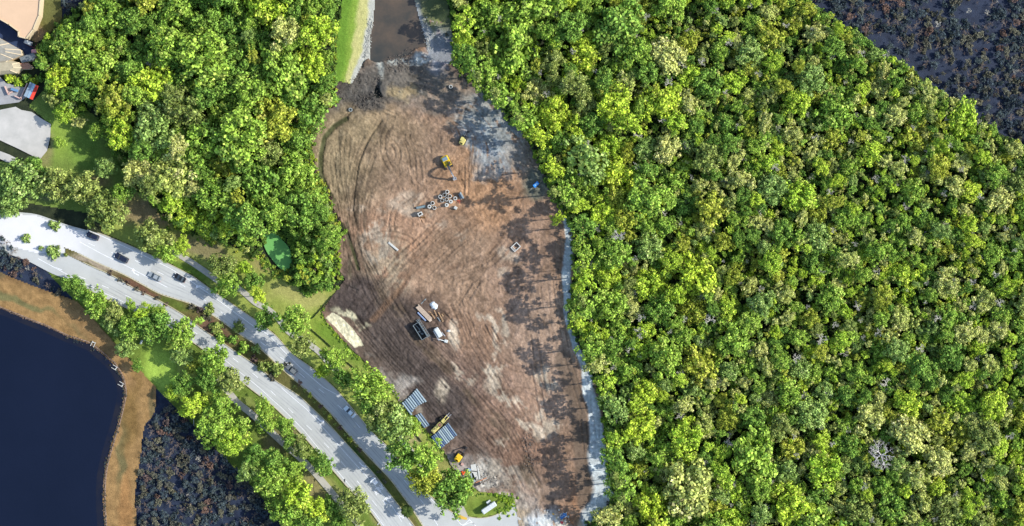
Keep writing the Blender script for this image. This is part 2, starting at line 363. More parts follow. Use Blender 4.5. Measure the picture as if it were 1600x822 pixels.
    for x, y in resample([(880,560),(893,600),(903,640),(908,700),(913,740),(914,785)], 6):
        br = np.maximum(br, 1-sstep(.6, 1.2, np.hypot(X-x+wx*.12, Y-y)/15))
    col[:] = col*(1-.85*br[..., None])+np.array(alb(118,100,86))*.85*br[..., None]
    col[:] = col*(1-.9*sw[..., None])+swc*.9*sw[..., None]; _site['sw'] = sw; _site['br'] = br
    # drain on the west edge
    dt = np.zeros(X.shape)
    for x, y in resample([(541,186),(522,198),(507,216),(502,240),(500,270),(508,292),(520,312)], 3): dt = np.maximum(dt, 1-sstep(.5, 1.2, np.hypot(X-x+wx*.05, Y-y)/4.6))
    for x, y in resample([(534,350),(545,372),(552,392),(560,420)], 3): dt = np.maximum(dt, 1-sstep(.5, 1.2, np.hypot(X-x+wx*.05, Y-y)/3.0))
    col[:] = col*(1-.85*dt[..., None])+np.array(alb(78,84,52))*.85*dt[..., None]; _site['dt'] = dt
    pit = pip(X+wx*.05, Y+wy*.05, [(587,134),(591,134),(593,142),(597,151),(590,154),(583,151),(585,141)]); col[pit] = np.array((.015, .018, .016)); _site['pit'] = pit
    bl((60,56,50), 830, 738, 12, 7, -30, .8, soft=.6, brk=.4); bl((66,60,54), 545, 452, 20, 5, 20, .5, brk=.5); bl((70,58,66), 524, 140, 6, 14, 0, .8)
    for g_i, (o_, wd_, cc_) in ((0, (0, 7, (106,90,74))), (0, (14, 4, (120,100,82))), (1, (0, 4, (112,100,80))), (13, (0, 5, (128,102,82))), (2, (0, 6, (136,106,84))), (14, (0, 5, (138,110,90)))):
        m = np.zeros(X.shape); q = smooth(GUIDES[g_i], 4, 3)
        for x, y in q: m = np.maximum(m, 1-sstep(.4, 1.3, np.hypot(X-x-o_+wx*.12, Y-y+wy*.12)/wd_))
        m = (m*.75*sstep(.36, .56, fbm(X, Y, 26, 3, 200+g_i)+.05*l1))[..., None]; col[:] = col*(1-m)+np.array(alb(*cc_))*m
    # silt / grey undertone and streaks of the soil itself
    cm = 1+.22*(fbm(X, Y, 18, 5, 40)[..., None]-.5)*2+.16*(fbm(X, Y, 3.5, 3, 41)[..., None]-.5)*2
    st = 1+np.clip(.034*l1+.028*l2, -.2, .2)[..., None]
    st = 1+(st-1)*(1-.7*np.maximum(sw, br)[..., None])
    pa = fbm(X+wx*.3, Y+wy*.3, 9, 4, 83); pb = fbm(X-wy*.3, Y+wx*.3, 15, 5, 84); pc = fbm(X, Y, 5.5, 3, 85)
    dk_ = sstep(.56, .62, pb)[..., None]*.20+sstep(.60, .66, pa)[..., None]*.16; lt_ = sstep(.60, .68, fbm(X+wy*.4, Y, 11, 5, 86)+.03*l1)[..., None]*.22+sstep(.66, .72, pc)[..., None]*.14
    keep_ = 1-.75*np.maximum(sw, br)[..., None]; col[:] = col*(1-dk_*keep_)*(1+lt_*keep_)+lt_*keep_*.02
    fine_ = _hash(np.floor(X/1.6), np.floor(Y/1.6), 71)[..., None]-.5; col[:] = np.clip(col*np.array([1.0, 1.04, 1.02])*cm*st*(1+.24*fine_+.30*(vnoise(X/3.1, Y/3.1, 73)[..., None]-.5)), 0.01, .7)
    # tracks pressed by wheels and crawlers
    tr = np.zeros(X.shape); x0, y0, stp = X[0, 0], Y[0, 0], X[0, 1]-X[0, 0]; ny, nx = X.shape
    rr = random.Random(5)
    def stroke(q, amp, wid):
        q = resample(q, stp*.8)
        for x, y in q:
            if rr.random() < .06: amp_ = amp*.4
            else: amp_ = amp
            j = int((x-x0)/stp); i = int((y-y0)/stp)
            for di in range(-wid, wid+1):
                for dj in range(-wid, wid+1):
                    if 0 <= i+di < ny and 0 <= j+dj < nx:
                        f = 1-math.hypot(di, dj)/(wid+1)
                        if f > 0: tr[i+di, j+dj] = min(tr[i+di, j+dj], -amp_*f)
        return q
    def offs(g, o, wob, a=0., b=1.):
        q = smooth(g, 5, 4); n = len(q); q = q[int(a*n):max(int(b*n), int(a*n)+3)]
        t = np.gradient(q, axis=0); t /= np.maximum(np.hypot(t[:, 0], t[:, 1])[:, None], 1e-6)
        k = np.arange(len(q)); return q+np.c_[-t[:, 1], t[:, 0]]*(o+wob*np.sin(k*.21+rr.random()*6)[:, None])
    for gi, g in enumerate(GUIDES):
        nrep = (16, 8, 14, 4, 14, 10, 6, 5, 3, 4, 4, 4, 3, 6, 5, 2)[gi]
        for _ in range(nrep):
            o = rr.gauss(0, 13 if gi in (0, 4, 2) else 9); a = rr.random()*.6; b = min(1, a+.18+rr.random()*.45); wb = rr.random()*2.5; A = .06+.13*rr.random()
            for d in (0, 8.2): stroke(offs(g, o+d, wb, a, b), A, 1)
    for _ in range(46):
        cx_, cy_ = rr.uniform(560, 850), rr.uniform(180, 720); r_ = rr.uniform(18, 60); a0_ = rr.uniform(0, 6.28); sp_ = rr.uniform(.5, 1.6); A = .06+.12*rr.random()
        if cx_ > 620+(cy_-180)*.5+170 or cx_ < 540+(cy_-450)*.5: continue
        for d in (0, 8): stroke([(cx_+(r_+d)*math.cos(a0_+sp_*k/8), cy_+(r_+d)*math.sin(a0_+sp_*k/8)) for k in range(9)], A, 1)
    # heavy ruts, berm edges
    for g, A in (([(598,190),(575,222),(560,255),(556,290),(553,330),(560,360)], .34), ([(560,380),(566,405),(574,440),(588,470),(597,482)], .25), ([(583,150),(560,160),(541,186),(523,198)], .28),
                 ([(530,205),(531,255),(529,290),(518,310)], .2), ([(757,510),(775,540)], .35), ([(768,512),(780,535)], .3), ([(740,440),(715,478)], .22), ([(752,441),(732,470)], .22), ([(722,282),(727,292)], .5), ([(692,488),(712,508)], .3),
                 ([(715,675),(738,700)], .14), ([(755,680),(772,698)], .3), ([(760,678),(776,694)], .25), ([(820,690),(828,715),(834,740)], .25), ([(566,300),(575,330),(583,300),(572,285),(566,300)], .14), ([(523,430),(535,445),(560,455)], .2)):
        stroke(offs(g, 0, 1.0), A, 1); stroke(offs(g, 2.5, 1.0), A*.5, 1)
    _site['tr'] = tr
    col[:] = col*(1+np.clip(tr, -.3, 0)[..., None]*1.6)
    return col
def site_h(X, Y, col):
    wx, wy = _site['w']
    h = .012*_site['l1']+.008*_site['l2']+.5*(fbm(X, Y, 22, 4, 21)-.5)+.40*(fbm(X, Y, 4.0, 3, 22)-.5)+.09*(_hash(np.floor(X/1.5), np.floor(Y/1.5), 29)-.5)
    rough = ellm(X, Y, 560, 140, 60, 36, 0, .5)+ellm(X, Y, 640, 100, 60, 20, 0, .5)+ellm(X, Y, 780, 210, 70, 60, 40, .5)+ellm(X, Y, 850, 800, 60, 40, 0, .5)+ellm(X, Y, 760, 745, 45, 25, 20, .5)+ellm(X, Y, 825, 705, 20, 30, 0, .5)+.7*ellm(X, Y, 690, 160, 80, 40, 0, .5)
    h = h+rough*.55*(fbm(X, Y, 5.0, 3, 23)-.5)
    h = h*(1-.75*np.clip(_site['sw']+_site['br'], 0, 1))+_site['tr']*1.3
    h -= .35*_site['dt']
    h += 1.3*ellm(X, Y, 598, 138, 7, 12, 0, .6, wx*.1, wy*.1)+.9*ellm(X, Y, 655, 84, 12, 9, 0, .7, wx*.3, wy*.3)+1.0*ellm(X, Y, 848, 812, 24, 14, 0, .8, wx*.4, wy*.4)+.8*ellm(X, Y, 574, 99, 7, 6, 0, .7)
    h += .5*ellm(X, Y, 705, 706, 9, 10, 0, .7, wx*.1, wy*.1)
    h = np.clip(h, -.42, 3)
    h[_site['pit']] -= 1.0
    h = np.maximum(h, -.45)
    wet = pip(X, Y, POND)
    h[wet] = -.5
    # keep the rim low so it meets its neighbours
    return h
grid_mesh('dirt_ground', SITE, 0.25, site_col, site_h, vc, z=0.55)

# ---- grass areas
def grass_col(base, blobs, seed=0, var=.35):
    def f(X, Y):
        wx = (fbm(X, Y, 26, 4, 3+seed)-.5)*36; wy = (fbm(X, Y, 26, 4, 4+seed)-.5)*36
        col = np.zeros(X.shape+(3,)); col[:] = alb(*base)
        for b in blobs:
            m = ellm(X, Y, b[1], b[2], b[3], b[4], b[5] if len(b) > 5 else 0, .45, wx*.6, wy*.6)*(b[6] if len(b) > 6 else .85)
            col = col*(1-m[..., None])+np.array(alb(*b[0]))*m[..., None]
        return col*(1-var/2+var*fbm(X, Y, 8, 4, 60+seed))[..., None]*(1-.2+.4*fbm(X, Y, 2.2, 2, 70+seed))[..., None]
    return f
gh = lambda X, Y, c: .18*(fbm(X, Y, 3.2, 3, 5)-.5)+.25*(fbm(X, Y, 25, 2, 6)-.5)
def bank_col(X, Y):
    wx = (fbm(X, Y, 20, 4, 3)-.5)*12
    e = np.interp(Y, [-60, 0, 30, 66, 90, 130], [537, 535, 531, 526, 525, 524]); f = np.interp(Y, [-60, 0, 30, 60, 94, 131], [586, 585, 583, 577, 566, 551])
    t = (X+wx-e)/np.maximum(f-e, 8); t = t[..., None]
    a, b, c, d = (np.array(alb(*v)) for v in ((112,150,56), (140,170,70), (204,200,132), (200,200,188)))
    col = a*(1-sstep(.2, .42, t))+b*sstep(.2, .42, t); col = col*(1-sstep(.42, .58, t))+c*sstep(.42, .58, t); col = col*(1-sstep(.80, .93, t))+d*sstep(.80, .93, t)
    return col*(.82+.36*fbm(X, Y, 3, 3, 9))[..., None]
grid_mesh('grass_bank', BANK, 0.4, bank_col, gh, vg, z=.7)
grid_mesh('pond_bank', NEBANK, 0.4, grass_col((112,116,84), [((168,172,176),660,50,9,50,-14),((150,152,158),690,80,22,34),((176,176,110),692,28,12,8),((98,108,72),684,6,18,24)]), gh, vg, z=.62)
VERGE_N = [(190,300),(230,300),(262,345),(330,372),(400,400),(440,430),(480,448),(530,450),(519,463),(503,487),(510,502),(550,546),(587,583),(607,601),(630,638),(650,651),(670,676),(685,698),(698,711),(704,726),(716,741),(736,758),(750,768),(776,771),(801,776),(799,790),(775,804),(750,809),(712,803),(676,777),(645,742),(610,699),(575,668),(555,642),(530,612),(517,599),(487,573),(455,551),(432,523),(400,499),(337,456),(300,429),(255,406),(212,386),(160,363),(150,330)]
grid_mesh('grass_verge', VERGE_N, 0.45, grass_col((152,164,80), [((150,130,100),235,330,46,26),((140,128,96),320,390,50,16,25),((176,172,104),470,465,50,18,15),((160,150,96),420,410,30,14),((152,168,72),500,510,20,20),((172,166,100),540,560,26,14,45),((110,142,52),530,540,50,14,45),((118,140,58),760,790,50,18,-8),((152,150,88),690,735,16,20),((178,168,120),640,680,22,10,45),((90,120,44),290,425,40,12,30)], 1), gh, vg, z=.22)
VERGE_S = [(62,405),(115,441),(150,459),(200,484),(240,500),(275,518),(315,545),(360,583),(400,615),(425,633),(460,667),(485,694),(517,732),(545,764),(575,794),(597,824),(650,905),(520,905),(450,824),(400,768),(350,714),(300,662),(254,616),(207,568),(162,518),(110,463),(62,412)]
grid_mesh('grass_verge', VERGE_S, 0.45, grass_col((112,132,58), [((166,196,84),250,575,28,38,-20,.95),((176,186,96),292,580,12,30,-10),((150,138,96),490,765,30,22,40),((158,160,92),520,770,30,14,50),((128,118,84),440,690,30,20),((140,150,80),385,640,20,14),((96,86,60),400,650,24,12),((154,150,92),600,815,30,12,50)], 2), gh, vg, z=.2)
LAWN_W = [(45,166),(70,140),(120,160),(160,190),(200,250),(205,300),(150,335),(60,320),(-60,300),(-60,235),(0,252),(60,248),(78,230),(80,195)]
grid_mesh('lawn', LAWN_W, 0.45, grass_col((124,146,70), [((150,176,76),105,215,34,34,20,.8),((104,136,60),135,235,26,34,-30,.8),((150,146,96),75,240,12,26),((150,136,96),150,285,22,12),((176,178,90),140,275,22,5),((140,140,110),60,300,50,16)], 3), gh, vg, z=.2)
BROWNL = [(62,-200),(62,0),(60,25),(50,47),(46,60),(55,66),(64,64),(92,38),(98,30),(95,0),(98,-200)]
grid_mesh('brown_lawn', BROWNL, 0.45, grass_col((122,114,66), [((146,124,96),64,55,10,14),((108,112,66),80,10,16,30)], 4), gh, vg, z=.2)
def lb_col(X, Y):
    c = grass_col((160,128,84), [((112,112,74),30,470,60,5,20),((120,112,76),150,540,50,5,40),((110,106,72),190,700,7,60,4),((116,104,72),240,640,5,30),((124,98,66),60,445,70,10,14),((152,122,82),140,520,60,12,50),((130,104,62),205,640,14,60,8),((160,120,76),196,790,12,50,4),((168,134,92),190,585,30,10,48),((110,96,68),0,425,20,8)], 5, .75)(X, Y)
    return c
grid_mesh('lake_bank', LAKEBANK, 0.45, lb_col, gh, vg, z=.45)
# lake, ponds
m_lake = new_mat('lake_water', alb(22, 31, 52), rough=.3, spec=.2, col2=alb(19, 28, 48), vscale=.03, bump=.03, bscale=1.2)
m_pond = new_mat('muddy_water', alb(104, 90, 76), rough=.22, spec=.35, col2=alb(66, 68, 64), vscale=.08, bump=.02, bscale=1.5)
m_alg = new_mat('algae_water', alb(128, 192, 104), rough=.8, spec=.15, col2=alb(118, 186, 100), vscale=.12)
flat('lake_water', LAKE, .72, m_lake)
flat('pond_water', [(x+(2 if x > 640 else -2 if x < 590 else 0), y+(2 if y > 60 else 0)) for x, y in POND], .40, m_pond)
flat('green_pond_water', [tuple(v) for v in smooth([(417,358),(428,356),(440,374),(452,386),(457,400),(455,416),(446,426),(434,416),(418,396),(411,380),(412,364),(417,358)], 4, 2)[:-1]], .55, m_alg)
# roads, kerbs, paths
m_road = new_mat('asphalt_light', alb(204, 206, 202), rough=.9, spec=.15, col2=alb(192, 194, 190), vscale=.10, bump=.01, bscale=9, fine=.04)
m_lot = new_mat('concrete_lot', alb(212, 208, 200), rough=.9, spec=.15, col2=alb(190, 188, 180), vscale=.2)
m_walk = new_mat('concrete_walk', alb(200, 196, 182), rough=.9, spec=.1, col2=alb(182, 178, 166), vscale=.5)
m_kerb = new_mat('kerb_concrete', alb(216, 206, 172), rough=.9, spec=.1, vary=.2, vscale=.8)
m_line = new_mat('road_paint', (.78, .79, .8), rough=.6, vary=.25, vscale=1.5)
m_yel = new_mat('yellow_paint', alb(232, 190, 80), rough=.6, vary=.15)
RZ = .45
flat('road', [tuple(v) for v in upn]+[(812,792),(818,850),(820,905),(704,905)]+[tuple(v) for v in ups[::-1]], RZ, m_road)
flat('road', [tuple(v) for v in lon]+[tuple(v) for v in los[::-1]], RZ-.02, m_road)
def glare_col(X, Y):  # overexposed glare painted into the road, paler towards its left end
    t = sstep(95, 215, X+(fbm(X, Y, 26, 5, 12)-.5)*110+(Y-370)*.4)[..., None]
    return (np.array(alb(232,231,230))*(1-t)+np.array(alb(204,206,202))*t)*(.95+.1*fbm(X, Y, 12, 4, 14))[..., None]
vr_ = new_mat('glare_painted_concrete', (1, 1, 1), rough=.9, spec=.12, attr='Col', fine=.04)
grid_mesh('road', [(-80,325),(0,332),(57,337),(107,355),(160,369),(212,391),(240,404),(232,442),(200,430),(150,408),(124,395),(100,398),(60,396),(0,380),(-80,366)], .5, glare_col, lambda X, Y, c: X*0, vr_, z=RZ+.012)
# median
MED = [tuple(v) for v in ups if v[0] > 100][:]
MEDL = [tuple(v) for v in lon if v[0] > 100]
grid_mesh('median_strip', [(102,389)]+MED+MEDL[::-1], 0.4, grass_col((110,106,62), [((176,160,140),150,410,34,8,24),((120,86,72),225,455,50,8,28),((98,116,50),272,475,24,8,20),((122,92,78),330,512,34,14,35),((92,92,50),400,560,40,14,40),((110,110,58),500,645,60,8,45),((60,84,40),570,725,50,10,50),((122,132,64),655,812,30,10,55),((96,104,50),620,780,30,8,50)], 6, .5), lambda X, Y, c: .12*(fbm(X, Y, 3, 3, 8)-.5), vg, z=RZ+.14)
kb = MB(); ribbon_mb(kb, ups[ups[:, 0] > 118], 1.3, .3, RZ+.22, off=.6); ribbon_mb(kb, lon[lon[:, 0] > 130], 1.1, .3, RZ+.22, off=-.6)
o = kb.build('kerb', m_kerb); o['kind'] = 'structure'
kb = MB(); ribbon_mb(kb, upn[(upn[:, 0] > 150)], 1.0, .2, RZ+.13, off=-.6)
o = kb.build('kerb', m_kerb); o['kind'] = 'structure'
kb = MB(); ribbon_mb(kb, los[los[:, 0] > 100], 1.0, .2, RZ+.13, off=.6)
o = kb.build('kerb', m_kerb); o['kind'] = 'structure'
def path(pts, wpx, mat, name='footpath', z=.52, clipn=None):
    mb = MB(); ribbon_mb(mb, smooth(pts, 5, 2), wpx, z-.3, z); o = mb.build(name, mat); o['kind'] = 'structure'; return o
path([(270,392),(300,410),(322,425),(345,442),(370,448),(385,460),(400,474),(418,482),(432,494),(452,520),(476,532),(500,550),(516,570),(540,590),(560,610),(600,655),(640,702),(690,770),(716,795)], 9, m_walk)
path([(340,590),(370,628),(395,648),(440,690),(470,716),(492,738),(515,765),(537,792),(560,818),(580,850)], 10, m_walk)
flat('curb_ramp', [(709,797),(723,787),(730,803),(733,809),(712,806)], .60, m_walk); flat('tactile_pad', [(713,806),(714,802),(730,809),(730,812),(722,811)], .63, m_yel)
# pale lots and pavements at the west
flat('parking_lot', [(-200,150),(0,172),(25,167),(34,172),(50,175),(66,186),(80,194),(79,215),(74,236),(64,248),(58,247),(30,233),(0,219),(-200,150+8)], .50, m_lot)
flat('parking_lot', [(-200,215),(0,236),(16,242),(27,248),(26,256),(10,253),(0,248),(-200,230)], .50, m_lot)
m_blue = new_mat('asphalt_painted_shade', alb(52, 70, 104), rough=.9, vary=.25, vscale=.5)  # shade over the lot painted in as a dark blue colour
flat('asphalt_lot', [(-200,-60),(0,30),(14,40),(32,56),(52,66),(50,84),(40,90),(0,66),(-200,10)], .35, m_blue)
flat('patio_paving', [(-100,118),(0,120),(10,130),(45,138),(45,150),(30,160),(0,164),(-100,160)], .42, new_mat('patio', alb(176,176,176), vary=.2, vscale=.6))
m_wear = new_mat('tyre_worn_asphalt', alb(176, 178, 176), rough=.9, spec=.15, col2=alb(198, 200, 198), vscale=.25)
def between(a, b, f, n=160):
    A = resample(a, 4); B = resample(b, 4); t = np.linspace(0, 1, n); ia = t*(len(A)-1); ib = t*(len(B)-1)
    L = lambda Q, i: np.c_[np.interp(i, np.arange(len(Q)), Q[:, 0]), np.interp(i, np.arange(len(Q)), Q[:, 1])]
    return L(A, ia)*(1-f)+L(B, ib)*f
for a_, b_, fs_ in ((UP_N[2:22], UP_S[2:20], (.26, .36, .56, .66, .86)), (LO_N[1:20], LO_S[1:19], (.18, .42, .52, .68, .78))):
    for f_ in fs_:
        mb = MB(); q_ = between(a_, b_, f_); q_ = q_[q_[:, 0] > 150]; ribbon_mb(mb, q_, 1.5, RZ+.008); o = mb.build('tyre_wear', m_wear); o['kind'] = 'structure'
mb = MB(); ribbon_mb(mb, smooth([(0,479),(37,494),(75,509),(107,524),(140,534),(161,550),(183,569),(195,591),(199,615),(193,642),(188,661),(181,684),(175,704),(169,727),(166,748),(165,785),(168,830)], 4, 2), 1.6, .75); o = mb.build('shore_crust', new_mat('shore_crust', alb(176,150,128), vary=.5, vscale=.8)); o['kind'] = 'structure'
mb = MB(); ribbon_mb(mb, smooth([(0,486),(37,501),(75,516),(107,531),(138,542),(157,558),(176,576),(186,594),(189,615),(184,641),(179,660),(172,682),(166,702),(160,726),(156,747),(155,785),(158,830)], 4, 2), 9, .728); o = mb.build('lake_shallows', new_mat('shallow_water', alb(40, 40, 48), rough=.3, spec=.2, col2=alb(22, 30, 50), vscale=.12)); o['kind'] = 'structure'
# markings
def mark(pts, wpx, z=RZ+.03, mat=None, name='road_marking'):
    mb = MB(); ribbon_mb(mb, smooth(pts, 4, 2) if len(pts) > 2 else np.array(pts, float), wpx, z); o = mb.build(name, mat or m_line); o['kind'] = 'structure'; return o
solid = [[(137,359),(175,376),(212,393),(264,418),(300,440),(337,466),(400,512)], [(400,512),(420,523),(440,545),(470,575),(505,605)], [(505,605),(535,621),(560,649),(580,674),(612,708),(650,755),(690,796)],
         [(125,378),(160,397),(197,415),(212,423),(262,449)], [(60,404),(115,434),(150,451),(200,475),(240,491),(275,508)], [(340,553),(400,601),(440,637),(475,672)],
         [(440,606),(480,640),(505,668),(550,719),(585,757),(612,789),(628,815)], [(475,672),(515,722),(555,768),(585,800),(603,826)]]
for s_ in solid: mark(s_, .75)
def dashes(pts, ln=12, gap=27, w_=.75, ph=0):
    q = smooth(pts, 1.0, 2); i = ph
    mb = MB()
    while i+ln < len(q): ribbon_mb(mb, q[i:i+ln], w_, RZ+.03); i += ln+gap
    o = mb.build('lane_dashes', m_line); o['kind'] = 'structure'
dashes([(120,372),(150,385),(176,395),(214,408),(227,415),(262,432),(300,454),(345,487),(410,536),(445,563),(480,593),(514,620),(550,653),(585,695),(630,748),(665,790),(690,830)], ph=20)
dashes([(80,415),(145,440),(192,459),(240,482),(290,510),(340,541),(400,587),(456,643),(492,676),(524,710),(555,747),(583,783),(612,820)], ph=8)
dashes([(590,750),(615,775),(630,800),(645,826)], ln=6, gap=10, ph=4)
def arrow(px, py, dx, dy, side=1):
    a = ang(dx, dy); c = P(px, py); mb = MB()
    pts = [(-1.5, -.15), (.4, -.15), (.4, .15), (-1.5, .15)]; tri = [(.4, .9*side+.05), (1.2, .3*side), (1.5, 1.25*side)]
    arm = [(.2, -.15*side), (.9, .25*side), (.7, .6*side), (-.1, .15*side)]
    rot = lambda p: (c.x+p[0]*math.cos(a)-p[1]*math.sin(a), c.y+p[0]*math.sin(a)+p[1]*math.cos(a), RZ+.034)
    for k, q in enumerate((pts, arm, [(.3, .9*side), (1.3, .1*side), (1.35, 1.35*side)])):
        n = len(q); mb.add([(rot(p)[0], rot(p)[1], RZ+.034+.004*k) for p in q], [tuple(range(n))])
    o = mb.build('turn_arrow', m_line); o['kind'] = 'structure'
arrow(211, 427, -1, -.5, -1); arrow(500, 657, 1, 1, 1); arrow(566, 727, 1, 1.2, 1); arrow(625, 806, 1, 1.3, 1); arrow(314, 447, -1, -.55, 1)
def road_text(txt, px, py, dx, dy, size):
    cu = bpy.data.curves.new('road_word', 'FONT'); cu.body = txt; cu.size = size; cu.align_x = 'CENTER'; cu.align_y = 'CENTER'; cu.offset = .03
    t = bpy.data.objects.new('road_word', cu); me = bpy.data.meshes.new_from_object(t); bpy.data.objects.remove(t)
    o = obj('road_word', me, None, m_line); o.location = P(px, py) + Vector((0, 0, RZ+.035)); o.rotation_euler = (0, 0, ang(dx, dy)-PI/2); o.scale = (.8, 1.25, 1); o['kind'] = 'structure'
road_text('ONLY', 593, 763, 1, 1.2, 2.2); road_text('ONLY', 607, 779, 1, 1.2, 2.2)
mark([(712,809),(722,822),(734,812)], .8); mark([(722,822),(738,814),(745,826)], .8); mark([(733,811),(744,822)], .8)
for p in ([(590,820),(596,812)], ): mark(p, .8)

# ------------------------------------------------------------------ vegetation
def leaf_mat(name, c1, c2, c3, dark=1.0):
    """c1/c2: leaf colours of one species, c3: tip / flower colour and painted sunlit highlight on some leaves"""
    m = bpy.data.materials.new(name); m.use_nodes = True; n = m.node_tree; b = n.nodes['Principled BSDF']; out = n.nodes['Material Output']
    at = n.nodes.new('ShaderNodeAttribute'); at.attribute_type = 'INSTANCER'; at.attribute_name = 'tint'
    la = n.nodes.new('ShaderNodeAttribute'); la.attribute_name = 'leaf'
    mx = n.nodes.new('ShaderNodeMix'); mx.data_type = 'RGBA'; mx.inputs[6].default_value = (*c1, 1); mx.inputs[7].default_value = (*c2, 1)
    n.links.new(at.outputs['Fac'], mx.inputs[0])
    m2 = n.nodes.new('ShaderNodeMix'); m2.data_type = 'RGBA'; m2.inputs[7].default_value = (*c3, 1)  # tip colour doubles as painted sunlit highlights on some leaves
    st = n.nodes.new('ShaderNodeMapRange'); st.inputs['From Min'].default_value = .62; st.inputs['From Max'].default_value = .95; st.inputs['To Max'].default_value = .9
    n.links.new(la.outputs['Fac'], st.inputs['Value']); n.links.new(st.outputs[0], m2.inputs[0]); n.links.new(mx.outputs[2], m2.inputs[6])
    vr = n.nodes.new('ShaderNodeMapRange'); vr.inputs['To Min'].default_value = .22*dark; vr.inputs['To Max'].default_value = 1.75*dark  # wide random leaf brightness, painted for sunlit sparkle
    sp = n.nodes.new('ShaderNodeMath'); sp.operation = 'FRACT'; mu = n.nodes.new('ShaderNodeMath'); mu.operation = 'MULTIPLY'; mu.inputs[1].default_value = 7.31
    n.links.new(la.outputs['Fac'], mu.inputs[0]); n.links.new(mu.outputs[0], sp.inputs[0]); n.links.new(sp.outputs[0], vr.inputs['Value'])
    sc_ = n.nodes.new('ShaderNodeVectorMath'); sc_.operation = 'SCALE'; n.links.new(m2.outputs[2], sc_.inputs[0]); n.links.new(vr.outputs[0], sc_.inputs['Scale'])
    n.links.new(sc_.outputs[0], b.inputs['Base Color']); b.inputs['Roughness'].default_value = .7; b.inputs['Specular IOR Level'].default_value = .2
    tr = n.nodes.new('ShaderNodeBsdfTranslucent'); n.links.new(sc_.outputs[0], tr.inputs['Color'])
    ms = n.nodes.new('ShaderNodeMixShader'); ms.inputs[0].default_value = .2
    n.links.new(b.outputs[0], ms.inputs[1]); n.links.new(tr.outputs[0], ms.inputs[2]); n.links.new(ms.outputs[0], out.inputs['Surface'])
    return m
def crown_mesh(name, seed, lobes, leaves, leaf, mat, flatz=.75, lobe_r=(.26, .42), spread=.74, spiky=0.0, droop=0.0, sep=.17):
    r = np.random.default_rng(seed)
    # lobe centres on an irregular dome
    cs = []; 
    for i in range(lobes*6):
        a = r.uniform(0, 2*PI); q = math.sqrt(r.uniform(0, 1))*spread*(1+.18*math.sin(2*a+seed)+.12*math.sin(3*a+2*seed)); 
        p = np.array([q*math.cos(a), q*math.sin(a), flatz*.72*(1-(q/.85)**2)+r.uniform(-.30, .16)])
        if all(np.linalg.norm(p-c) > sep for c in cs): cs.append(p)
        if len(cs) >= lobes: break
    cs = np.array(cs); nl = len(cs); lr = r.uniform(*lobe_r, nl); lr[:max(1, nl//5)] *= 1.2
    per = np.maximum((leaves*(lr**2)/np.sum(lr**2)).astype(int), 8)
    cen = []; nrm = []; lv = []; size = []
    for k in range(nl):
        n = per[k]; v = r.normal(size=(n, 3)); v[:, 2] = np.abs(v[:, 2])*1.0-.35*(r.uniform(size=n) < .35); v /= np.linalg.norm(v, axis=1)[:, None]
        rad = lr[k]*(1-.28*r.uniform(size=n)**2)*(1+spiky*r.uniform(-1, 1, n))
        c = cs[k]+v*rad[:, None]*np.array([1, 1, .8]); c[:, 2] -= droop*(v[:, 0]**2+v[:, 1]**2)*lr[k]
        cen.append(c); nn = v+r.normal(size=(n, 3))*.62; nn[:, 2] += .2; nrm.append(nn/np.linalg.norm(nn, axis=1)[:, None])
        lobev = r.uniform(0, .55); lv.append(np.clip(lobev*.8+r.uniform(0, .5, n), 0, 1)); size.append(leaf*r.uniform(.6, 1.35, n))
    n2 = int(leaves*.16); a = r.uniform(0, 2*PI, n2); q = np.sqrt(r.uniform(0, 1, n2))*.62
    cen.append(np.c_[q*np.cos(a), q*np.sin(a), r.uniform(-.12, .22, n2)*flatz]); nn = r.normal(size=(n2, 3)); nn[:, 2] += 1; nrm.append(nn/np.linalg.norm(nn, axis=1)[:, None]); lv.append(r.uniform(0, .4, n2)); size.append(leaf*1.7*np.ones(n2))
    cen = np.concatenate(cen); nrm = np.concatenate(nrm); lv = np.concatenate(lv); size = np.concatenate(size); n = len(cen)
    up = np.where(np.abs(nrm[:, 2:3]) > .9, [[1., 0, 0]], [[0, 0, 1.]]); t = np.cross(nrm, up); t /= np.linalg.norm(t, axis=1)[:, None]; b_ = np.cross(nrm, t)
    an = r.uniform(0, 2*PI, n)[:, None]; t2 = t*np.cos(an)+b_*np.sin(an); b2 = -t*np.sin(an)+b_*np.cos(an); s1 = size[:, None]; s2 = (size*r.uniform(.5, .95, n))[:, None]
    co = np.stack([cen-t2*s1, cen-b2*s2+nrm*s1*.15, cen+t2*s1, cen+b2*s2+nrm*s1*.15], 1).reshape(-1, 3)
    me = bpy.data.meshes.new(name); me.vertices.add(4*n); me.vertices.foreach_set('co', co.ravel())
    me.loops.add(4*n); me.loops.foreach_set('vertex_index', np.arange(4*n, dtype=np.int32)); me.polygons.add(n); me.polygons.foreach_set('loop_start', np.arange(0, 4*n, 4, dtype=np.int32))
    me.update(calc_edges=True); at = me.attributes.new('leaf', 'FLOAT', 'FACE'); at.data.foreach_set('value', lv); me.materials.append(mat)
    return me
def branch_mesh(name, seed, mat, spread=1.0, depth=4, r0=.06, up=.75, n=4):
    r = random.Random(seed); mb = MB()
    def grow(p, d, L, rad, k):
        q = p+d*L; mb.tube(p, q, rad, rad*.6, n=n, caps=False)
        if k == 0: return
        for _ in range(r.choice((2, 3, 3)) if k > 1 else 3):
            nd = (d+Vector((r.gauss(0, .7), r.gauss(0, .7), r.gauss(.05, .3)))*spread).normalized(); grow(q, nd, L*r.uniform(.55, .85), rad*.6, k-1)
    for i in range(5):
        a = i*2*PI/5+r.random(); grow(Vector((0, 0, 0)), Vector((math.cos(a), math.sin(a), up)).normalized(), .36, r0, depth)
    me = mb.mesh(name); me.materials.append(mat); return me
